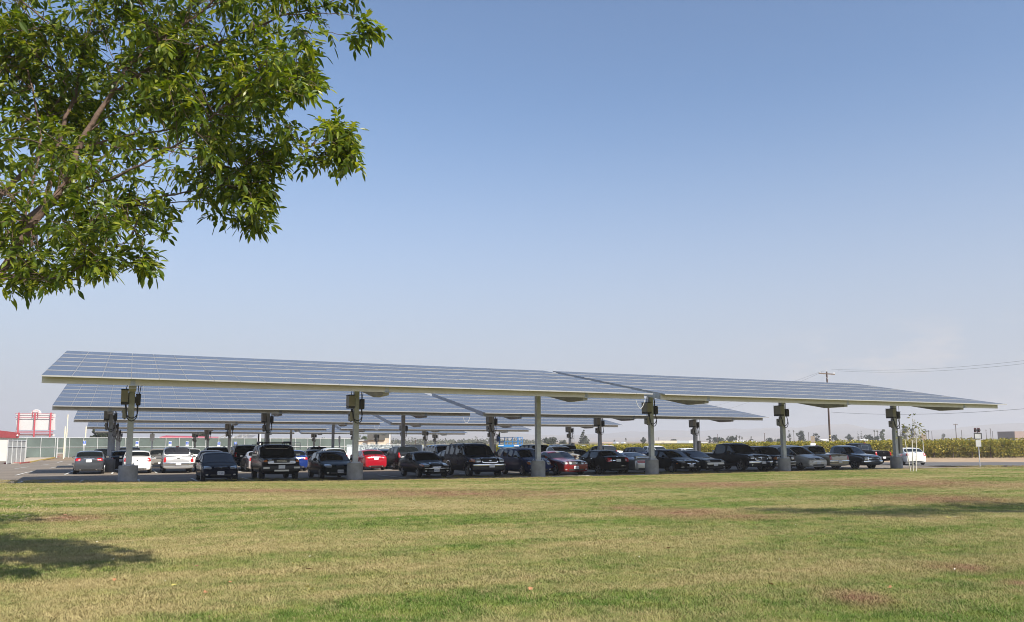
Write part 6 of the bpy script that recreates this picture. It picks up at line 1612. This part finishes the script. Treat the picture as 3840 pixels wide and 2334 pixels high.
# ------------------------------------------------------------------ far buildings
def shed(x0, x1, ytop, D, label, wall, roofm=None, gable=0., dep=12, name='shed', ridge=0., parts=None):
    a, b_ = at_d(x0, 1668, D), at_d(x1, 1668, D); g = gz(a.x, a.y); h = at_d((x0+x1)/2, ytop, D).z-g; r_ = empty(name, (a.x, a.y, g), 0, label, 'building')
    d = (b_-a); d.z = 0; L_ = d.length; d.normalize(); n = Vector((-d.y, d.x, 0)); eh = h-ridge
    def bx(lo, hi, q0, q1, z0, z1, nm, mt):
        mb = MB(); vs = [d*lo+n*q0, d*hi+n*q0, d*hi+n*q1, d*lo+n*q1]; mb.add([v+Vector((0,0,z0)) for v in vs]+[v+Vector((0,0,z1)) for v in vs], [(3,2,1,0),(4,5,6,7),(0,1,5,4),(1,2,6,5),(2,3,7,6),(3,0,4,7)]); return mb.build(nm, mt, r_)
    if parts:
        for (f0, f1, mt, nm) in parts: bx(L_*f0+.01, L_*f1-.01, 0, dep, -.2, eh, nm, mt)
    else: bx(0, L_, 0, dep, -.2, eh, 'wall', wall)
    if gable:
        mb = MB(); pr = [(-.4, eh), (L_+.4, eh), (L_/2, h)]; vs = [d*x+n*q+Vector((0,0,z)) for q in (-.4, dep+.4) for x, z in pr]; mb.add(vs, [(0,1,2),(5,4,3),(0,3,4,1),(1,4,5,2),(2,5,3,0)]); mb.build('roof', roofm, r_)
    elif roofm:
        mb = MB(); pr = [(-.5, eh), (dep+.5, eh), (dep*.5, h)]; vs = [d*x+n*q+Vector((0,0,z)) for x in (-.5, L_+.5) for q, z in pr]; mb.add(vs, [(2,1,0),(3,4,5),(0,1,4,3),(1,2,5,4),(2,0,3,5)]); mb.build('roof', roofm, r_)
    return r_, bx, L_, eh
M['tanroof'] = pmat('tan_roof', (.48,.33,.23), .8, var=.1); M['whitewall'] = pmat('far_white_wall', (.78,.75,.70), .8, var=.05); M['greywall'] = pmat('far_grey_wall', (.42,.45,.50), .7, var=.05); M['tanwall'] = pmat('far_tan_wall', (.66,.58,.46), .8, var=.06); M['whiteroof'] = pmat('bright_metal_roof', (.82,.82,.80), .5, var=.03); M['darkdoor'] = pmat('dark_doorway', (.06,.05,.05), .8, var=0)
shed(2262, 2304, 1660, 380, 'long house with tan roof left of the white gables', M['whitewall'], M['tanroof'], ridge=2.0, name='house')
shed(2301, 2330, 1657, 372, 'white gabled house, left of two', M['whitewall'], M['whiteroof'], gable=1, ridge=1.8, name='house'); shed(2328, 2359, 1658, 374, 'white gabled house, right of two', M['whitewall'], M['whiteroof'], gable=1, ridge=1.8, name='house')
shed(2200, 2222, 1665, 350, 'small white house right of the pointed conifer', M['whitewall'], M['whiteroof'], ridge=1.0, name='house'); shed(2096, 2118, 1666, 350, 'low white house below the small grey-green tree', M['whitewall'], M['whiteroof'], ridge=.8, name='house'); shed(2126, 2150, 1667, 350, 'low tan-roofed house left of the pointed conifer', M['tanwall'], M['tanroof'], ridge=1.0, name='house')
r_, bx, L_, eh = shed(2455, 2608, 1653, 360, 'long warehouse in beige, grey and white sections with dark door', None, name='warehouse', parts=((0, .55, M['tanwall'], 'beige_section'), (.55, .85, M['greywall'], 'grey_section'), (.85, 1, M['whitewall'], 'white_section')))
bx(L_*.17, L_*.24, -.12, .05, -.1, eh*.62, 'door', M['darkdoor'])
shed(2770, 2846, 1653, 370, 'low shed with bright white metal roof', M['whitewall'], M['whiteroof'], ridge=1.2, dep=16)
shed(3808, 3900, 1618, 330, 'flat-roofed brown building at the right edge', pmat('brown_wall', (.34,.25,.22), .85, var=.08), name='flat_roofed_building')
for i, (x0, x1, y, lb) in enumerate(((2360, 2400, 1664, 'low white farm building left of the dark tree'), (2640, 2656, 1660, 'tiny white shed right of the long warehouse'), (3090, 3108, 1648, 'tiny pale roof left of the wooden utility pole'), (3240, 3262, 1648, 'tiny pale roof under the twin conifers'))): shed(x0, x1, y, 400, lb, M['whitewall'], M['whiteroof'], ridge=.6, dep=8)

# ------------------------------------------------------------------ utility poles and wires
def upole(x, ytop, ybot, D, r0, arm_px, label, insul=True, bands=False):
    p = at_d(x, ybot, D); g = gz(p.x, p.y); t = at_d(x, ytop, D).z-g; r_ = empty('utility_pole', (p.x, p.y, g), 0, label, 'utility pole')
    mb = MB(); mb.cyl((0, 0, -.2), (0, 0, t), r0, r0*.72, 10); mb.build('pole', M['wood'], r_)
    if arm_px:
        w = arm_px*D/F_PX; mb = MB(); z = t-w*.14; mb.bar(-RD*w/2+Vector((0,0,z+.10)), RD*w/2+Vector((0,0,z-.10)), .16, .18); mb.build('crossarm', pmat('weathered_arm', (.17,.13,.10), .9, var=.1) if 'weathered_arm' not in bpy.data.materials else bpy.data.materials['weathered_arm'], r_)
        if insul:
            for s in (-.97, -.80, .80, .97): mb = MB(); c = RD*w/2*s+Vector((0,0,z-.10*s+.2)); mb.cyl(c-Vector((0,0,.12)), c+Vector((0,0,.10)), .07, .05, 8); mb.build('insulator', M['whitepanel'], r_)
            for s in (-1, 1): mb = MB(); mb.bar(RD*w*.22*s+Vector((0,0,z-.05)), Vector((0,0,z-.8))-ND*r0, .05, .05); mb.build('arm_brace', M['steel'], r_)
            mb = MB(); mb.cyl((0,0,t), (0,0,t+.3), .05, n=8); mb.build('insulator', M['whitepanel'], r_)
    if bands:
        for z in (2.0, 2.45, 2.9): mb = MB(); mb.cyl((0,0,z), (0,0,z+.12), r0*1.03, n=12); mb.build('reflector_band', pmat('reflector_yellow', (.7,.6,.3), .5, var=0) if 'reflector_yellow' not in bpy.data.materials else bpy.data.materials['reflector_yellow'], r_)
    return r_
upole(3115, 1391, 1707, 136, .165, 60, 'tall brown wooden utility pole with crossarm behind the right canopy', bands=True)
for (x, yt, D, arm, lb) in ((3588, 1590, 300, 17, 'distant utility pole with a wide crossarm right of the hazy tree'), (3609, 1613, 420, 0, 'thin distant pole right of the crossarm pole'), (3497, 1618, 420, 0, 'thin distant pole right of the palm pair'), (3701, 1613, 420, 5, 'left one of three thin poles right of the flasher sign'), (3718, 1608, 420, 5, 'tallest of three thin poles right of the flasher sign'), (3725, 1617, 440, 0, 'right one of three thin poles right of the flasher sign'),
        (2868, 1625, 380, 4, 'thin pole left of the fifth post'), (2691, 1628, 400, 3, 'thin pole above the broad dark tree'), (3034, 1622, 400, 0, 'thin pole left of the round dark tree'), (1558, 1649, 300, 9, 'small distant pole with crossarm above the container'), (1789, 1640, 420, 3, 'thin distant pole left of the scissor lift'), (2471, 1641, 420, 0, 'thin pole at the left end of the warehouse')):
    upole(x, yt, 1668, D, .14, arm, lb, False)
M['wire'] = pmat('wire', (.10,.10,.11), .6, var=0)
def wire(a, b, sag, label, r=.013):
    mb = MB(); a, b = Vector(a), Vector(b); pts = [a.lerp(b, t)+Vector((0, 0, -4*sag*t*(1-t))) for t in [i/24 for i in range(25)]]; mb.v = []; mb.tube([p-a for p in pts], r, 5); o = mb.build('power_line', M['wire'], None, loc=a); tag(o, label, 'power line', 'power lines along the road')
tip = lambda s: at_d(3115, 1397, 136)+RD*(1.32*s)+Vector((0,0,.25))
wire(at_d(3115, 1387, 136)+Vector((0,0,.1)), at_d(4100, 1318, 92), .9, 'upper wire running right from the wooden utility pole')
wire(tip(.95), at_d(4100, 1330, 92), .9, 'lower wire running right from the wooden utility pole')
wire(tip(-.95), at_d(2500, 1560, 260), 1.0, 'upper wire running left from the crossarm')
wire(tip(-.75), at_d(2620, 1560, 260), 1.0, 'lower wire running left from the crossarm')
wire(at_d(3116, 1546, 136), at_d(4100, 1508, 92), .8, 'low telephone wire running right from the wooden pole', .02)

# ------------------------------------------------------------------ signs by the road and the young tree
M['signback'] = pmat('sign_back_aluminium', (.40,.41,.41), .5, .3, var=.1); M['brownback'] = pmat('weathered_sign_back', (.24,.20,.16), .7, var=.1); M['darklamp'] = pmat('dark_flasher', (.05,.012,.014), .5, var=0)
def road_sign(x, yb, D, label, items, ytop, r0=.035, cat='sign'):
    p = at_d(x, yb, D); base = at_z(x, yb, lawn_z(*at_d(x, yb, D).xy)) if D is None else p; g = p.z; r_ = empty('road_sign', (p.x, p.y, g), -YAW, label, cat)
    top = at_d(x, ytop, D).z-g; mb = MB(); mb.cyl((0, .05, -.3), (0, .05, top), r0, n=10); mb.build('pole', M['galv'], r_); s = D/F_PX
    for (x0, x1, y0, y1, nm, mt, fr) in items:
        c = Vector((((x0+x1)/2-x)*s, -.02, at_d(x, (y0+y1)/2, D).z-g)); w, h = (x1-x0)*s, (y1-y0)*s
        mb = MB(); mb.box(c, (w, .03, h), 0, bev=.008); o = mb.build(nm, mt, r_)
        if fr: mb = MB(); t = w*.09; mb.box(c+Vector((0,-.02,h/2-t/2)), (w, .03, t)); mb.box(c+Vector((0,-.02,-h/2+t/2)), (w, .03, t)); mb.box(c+Vector((-w/2+t/2,-.02,0)), (t, .03, h-2*t)); mb.box(c+Vector((w/2-t/2,-.02,0)), (t, .03, h-2*t)); mb.build('rim', M['plastic'], o)
        if nm == 'flasher': mb = MB(); mb.cyl(c+Vector((0,.0,0)), c+Vector((0,-.16,0)), w*.36, n=14); mb.build('lamp_housing', M['plastic'], o)
    return r_
D_ = (at_g(3676, 1748)-EYEP).dot(FWD)
road_sign(3676, 1748, D_, 'back of a flasher sign with two dark lamps and two plates at the right', ((3661, 3670.5, 1605, 1622, 'flasher', M['darklamp'], 0), (3674, 3683.5, 1605, 1622, 'flasher', M['darklamp'], 0), (3659.5, 3688.5, 1624.5, 1648, 'plate', M['signback'], 1), (3664.5, 3684.5, 1650, 1676, 'lower_plate', M['signback'], 0)), 1604)
road_sign(3465, 1712, 92, 'weathered brown sign back on a pole right of the young tree', ((3458, 3476, 1630, 1652, 'plate', M['brownback'], 0),), 1629)
road_sign(3051, 1712, 88, 'brown sign back above a white square plate left of the wooden pole', ((3043, 3050.5, 1636, 1661, 'plate', M['brownback'], 0), (3051, 3058, 1636, 1661, 'plate', M['brownback'], 0), (3041, 3061, 1663, 1682, 'lower_plate', M['whitepanel'], 0)), 1635)
road_sign(2259, 1700, 100, 'brown sign back above the dark wagon left of the fourth canopy post', ((2251, 2257.5, 1662, 1676, 'plate', M['brownback'], 0), (2258.5, 2264, 1662, 1676, 'plate', M['brownback'], 0)), 1661)
# young tree with three stakes, at the lawn edge
YT = 36.6
def yt(x, y): return at_y(x, y, YT)
b = yt(3423, 1768); b.z = lawn_z(b.x, b.y)-.02; r_ = empty('young_tree', b, 0, 'young thin tree with sparse leaves at the lawn edge', 'tree')
mb = MB(); trk = [b-b, yt(3421, 1700)-b, yt(3422, 1660)-b, yt(3428, 1640)-b, yt(3432, 1600)-b, yt(3422, 1572)-b]; mb.tube(trk, [.028, .024, .02, .014, .010, .005], 7)
ends = [(3415, 1563), (3402, 1595), (3388, 1606), (3428, 1590), (3441, 1590), (3452, 1600), (3455, 1615), (3410, 1615), (3395, 1625), (3438, 1612), (3452, 1640), (3372, 1630), (3386, 1640), (3446, 1628), (3420, 1606), (3456, 1652)]
rt2 = random.Random(3); VV = []; FF = []
LVs, LFs = LV, LF; LV, LF = [], []
for (x, y) in ends:
    e = yt(x, y)-b+ND*rt2.uniform(-.4, .4); s = trk[rt2.choice((2, 3, 3, 4))]; s = s if s.z < e.z else trk[2]; mb.tube([s, s.lerp(e, .55)+Vector((0, 0, -.08)), e], [.010, .007, .003], 5)
    for _ in range(9):
        d = rv(); leaflet(e+d*.13+Vector((0,0,-.04)), (d+Vector((0,0,.1))), rv(), rt2.uniform(.15, .23), rt2.uniform(.055, .08))
mb.build('trunk', pmat('pale_bark', (.36,.32,.26), .9, var=.15), r_)
me = bpy.data.meshes.new('crown'); me.from_pydata(LV, [], LF); me.materials.append(leaf_mat('young_leaves', [(.10,.13,.025), (.18,.19,.04), (.24,.20,.06), (.13,.15,.03)], .35, .5, .3)); obj('crown', me, r_)
M['stake'] = pmat('pale_stake', (.55,.52,.46), .8, var=.15)
for (x0, y0, x1, y1, lb) in ((3392, 1648, 3416, 1770, 'leaning pale stake left of the young tree'), (3437, 1641, 3435, 1767, 'upright pale stake right of the young tree'), (3420, 1652, 3424, 1767, 'pale stake tied against the young trunk')):
    p, q = at_y(x0, y0, YT-.25), at_y(x1, y1, YT-.2); q.z = lawn_z(q.x, q.y)-.1; mb = MB(); mb.cyl((0,0,0), p-q, .028, n=8); o = mb.build('tree_stake', M['stake'], None, loc=q); tag(o, lb, 'stake', 'stakes round the young tree')

# ------------------------------------------------------------------ scissor lift with a worker
LD = 118.0; s = LD/F_PX
a = at_d(1915, 1700, LD); g = gz(a.x, a.y); r_ = empty('scissor_lift', (a.x, a.y, g), -YAW, 'bright blue scissor lift with railed platform behind the cars', 'lift')
def lx(x): return (x-1915)*s
def lz(y): return at_d(1915, y, LD).z-g
M['liftblue'] = pmat('lift_blue', (.02,.19,.52), .45, var=.06)
zd, zt = lz(1671), lz(1640.5); x0, x1 = lx(1868), lx(1959.5); dp = 2.0
mb = MB(); mb.box(((x0+x1)/2, dp/2, zd-.06), (x1-x0, dp, .34), 0); mb.build('platform', M['liftblue'], r_)
mb = MB(); mb.box((lx(1937), -.03, zd-.05), (.75*(lx(1950)-lx(1925)), .03, .16)); mb.build('decal', M['whitepanel'], r_)
mb = MB(); mb.box((lx(1879), -.03, zd-.02), (lx(1888)-lx(1868), .03, .12)); mb.build('step', M['whitepanel'], r_)
for y_ in (.04, dp-.04):
    for z in (zt, (zt*.5+zd*.5)): mb = MB(); mb.bar((x0, y_, z), (x1, y_, z), .06, .06); mb.build('guard_rail', M['liftblue'], r_)
    for i, x in enumerate((1874, 1892, 1904, 1921.5, 1941, 1945, 1953, 1959.3)): mb = MB(); mb.bar((lx(x), y_, zd), (lx(x), y_, zt), .06, .06); mb.build('rail_post', M['liftblue'], r_)
for x in (x0+.03, x1-.03):
    for z in (zt, (zt*.5+zd*.5)): mb = MB(); mb.bar((x, .04, z), (x, dp-.04, z), .06, .06); mb.build('guard_rail', M['liftblue'], r_)
mb = MB(); mb.box((lx(1869)-.05, .4, zd+1.0), (.5, .4, .9), 0, bev=.05); mb.build('control_box', pmat('lift_navy', (.02,.04,.11), .5, var=0), r_)
H0 = .75
for k in range(3):
    zA, zB = H0+(zd-.25-H0)*k/3, H0+(zd-.25-H0)*(k+1)/3
    for y_ in (.5, 1.5):
        mb = MB(); mb.bar((x0+.3, y_, zA), (x1-.3, y_, zB), .10, .14); mb.build('scissor_arm', M['liftblue'], r_)
        mb = MB(); mb.bar((x1-.3, y_+.12, zA), (x0+.3, y_+.12, zB), .10, .14); mb.build('scissor_arm', M['liftblue'], r_)
mb = MB(); mb.box(((x0+x1)/2, dp/2, .5), (x1-x0-.2, dp-.2, .5), 0, bev=.06); mb.build('chassis', M['liftblue'], r_)
for x in (x0+.5, x1-.5):
    for y_ in (.1, dp-.1): mb = MB(); mb.cyl((x, y_-.12, .3), (x, y_+.12, .3), .3, n=16); mb.build('wheel', M['rubber'], r_)

# the worker: one continuous body grown from a skeleton
def person(loc, rz, label, H=1.78):
    k = H/1.78; me = bpy.data.meshes.new('person')
    V = [(0,0,.98),(0,.01,1.15),(0,.01,1.32),(0,0,1.45),(0,-.01,1.53),(0,-.015,1.60),(0,-.02,1.70),
         (.10,0,.93),(.11,-.01,.52),(.11,.02,.09),(.12,-.13,.04), (-.10,0,.93),(-.12,.03,.52),(-.13,.05,.09),(-.13,-.10,.04),
         (.18,.0,1.44),(.24,-.12,1.22),(.18,-.36,1.30),(.16,-.44,1.33), (-.18,.0,1.44),(-.25,-.10,1.20),(-.16,-.34,1.38),(-.14,-.42,1.43)]
    E_ = [(0,1),(1,2),(2,3),(3,4),(4,5),(5,6),(0,7),(7,8),(8,9),(9,10),(0,11),(11,12),(12,13),(13,14),(3,15),(15,16),(16,17),(17,18),(3,19),(19,20),(20,21),(21,22)]
    R = [.155,.145,.155,.13,.06,.085,.095,.10,.075,.052,.045,.10,.075,.052,.045,.07,.048,.038,.04,.07,.048,.038,.04]
    me.from_pydata([tuple(c*k for c in v) for v in V], E_, [])
    o = bpy.data.objects.new('person', me); COL.objects.link(o); md = o.modifiers.new('s', 'SKIN'); md.use_smooth_shade = True
    for i, sv in enumerate(me.skin_vertices[0].data): sv.radius = (R[i]*k, R[i]*k*(.72 if i in (0,1,2,3) else 1)); sv.use_root = (i == 0)
    sb = o.modifiers.new('u', 'SUBSURF'); sb.levels = 2
    ev = bpy.data.meshes.new_from_object(o.evaluated_get(bpy.context.evaluated_depsgraph_get())); bpy.data.objects.remove(o)
    ev.materials.clear(); mats = [pmat('skin', (.35,.20,.14), .6, var=.05), pmat('dark_trousers', (.025,.025,.035), .9, var=.1), pmat('hi_vis_vest', (.42,.60,.05), .7, var=.06), pmat('dark_boots', (.03,.025,.02), .8, var=0)]
    for m_ in mats: ev.materials.append(m_)
    for p in ev.polygons:
        c = p.center; z = c.z/k; p.material_index = 3 if z < .12 else 1 if z < 1.0 else 2 if (z < 1.49 and abs(c.x) < .22*k and c.y > -.17*k) else 1 if (z < 1.40 and c.y < -.02*k and c.y > -.33*k) else 0
    body = obj('person', ev, None, loc, (0, 0, rz)); tag(body, label, 'person')
    mb = MB(); mb.lathe([(.14, 1.70), (.13, 1.715), (.118, 1.72), (.112, 1.77), (.08, 1.82), (.0, 1.84)], (0, -.02, 0), n=18); mb.v = [(x*k, y*k, z*k) for x, y, z in mb.v]; mb.build('hard_hat', pmat('dark_hard_hat', (.05,.04,.04), .4, var=0), body, 60)
    mb = MB()
    for dx in (-.03, .03): mb.ball((dx, -.105, 1.675), .012, 0, 8, 5)
    mb.v = [(x*k, y*k, z*k) for x, y, z in mb.v]; mb.build('eyes', M['plastic'], body)
    for hx, hy, hz_, sg in ((.16, -.46, 1.335, 1), (-.14, -.44, 1.435, -1)):
        mb = MB()
        for f_ in range(4): q = -.03+.02*f_; L_ = (.07, .085, .08, .06)[f_]; mb.tube([(hx+q, hy, hz_), (hx+q*1.1, hy-L_*.6, hz_+.012), (hx+q*1.1, hy-L_, hz_-.006)], [.011, .009, .007], 6)
        mb.tube([(hx-sg*.03, hy+.01, hz_), (hx-sg*.055, hy-.03, hz_-.01)], [.012, .009], 6); mb.v = [(x*k, y*k, z*k) for x, y, z in mb.v]; mb.build('fingers', mats[0], body)
    return body
p = r_.matrix_basis if False else None
w0 = Matrix.Rotation(-YAW, 3, 'Z') @ Vector((lx(1872), .75, zd+.11))+Vector((a.x, a.y, g))
person(w0, -YAW-PI/2+.15, 'worker in yellow-green vest and dark hard hat on the scissor lift', 1.98)
print('objects', len(bpy.data.objects), 'top', sum(1 for o in bpy.data.objects if o.parent is None))
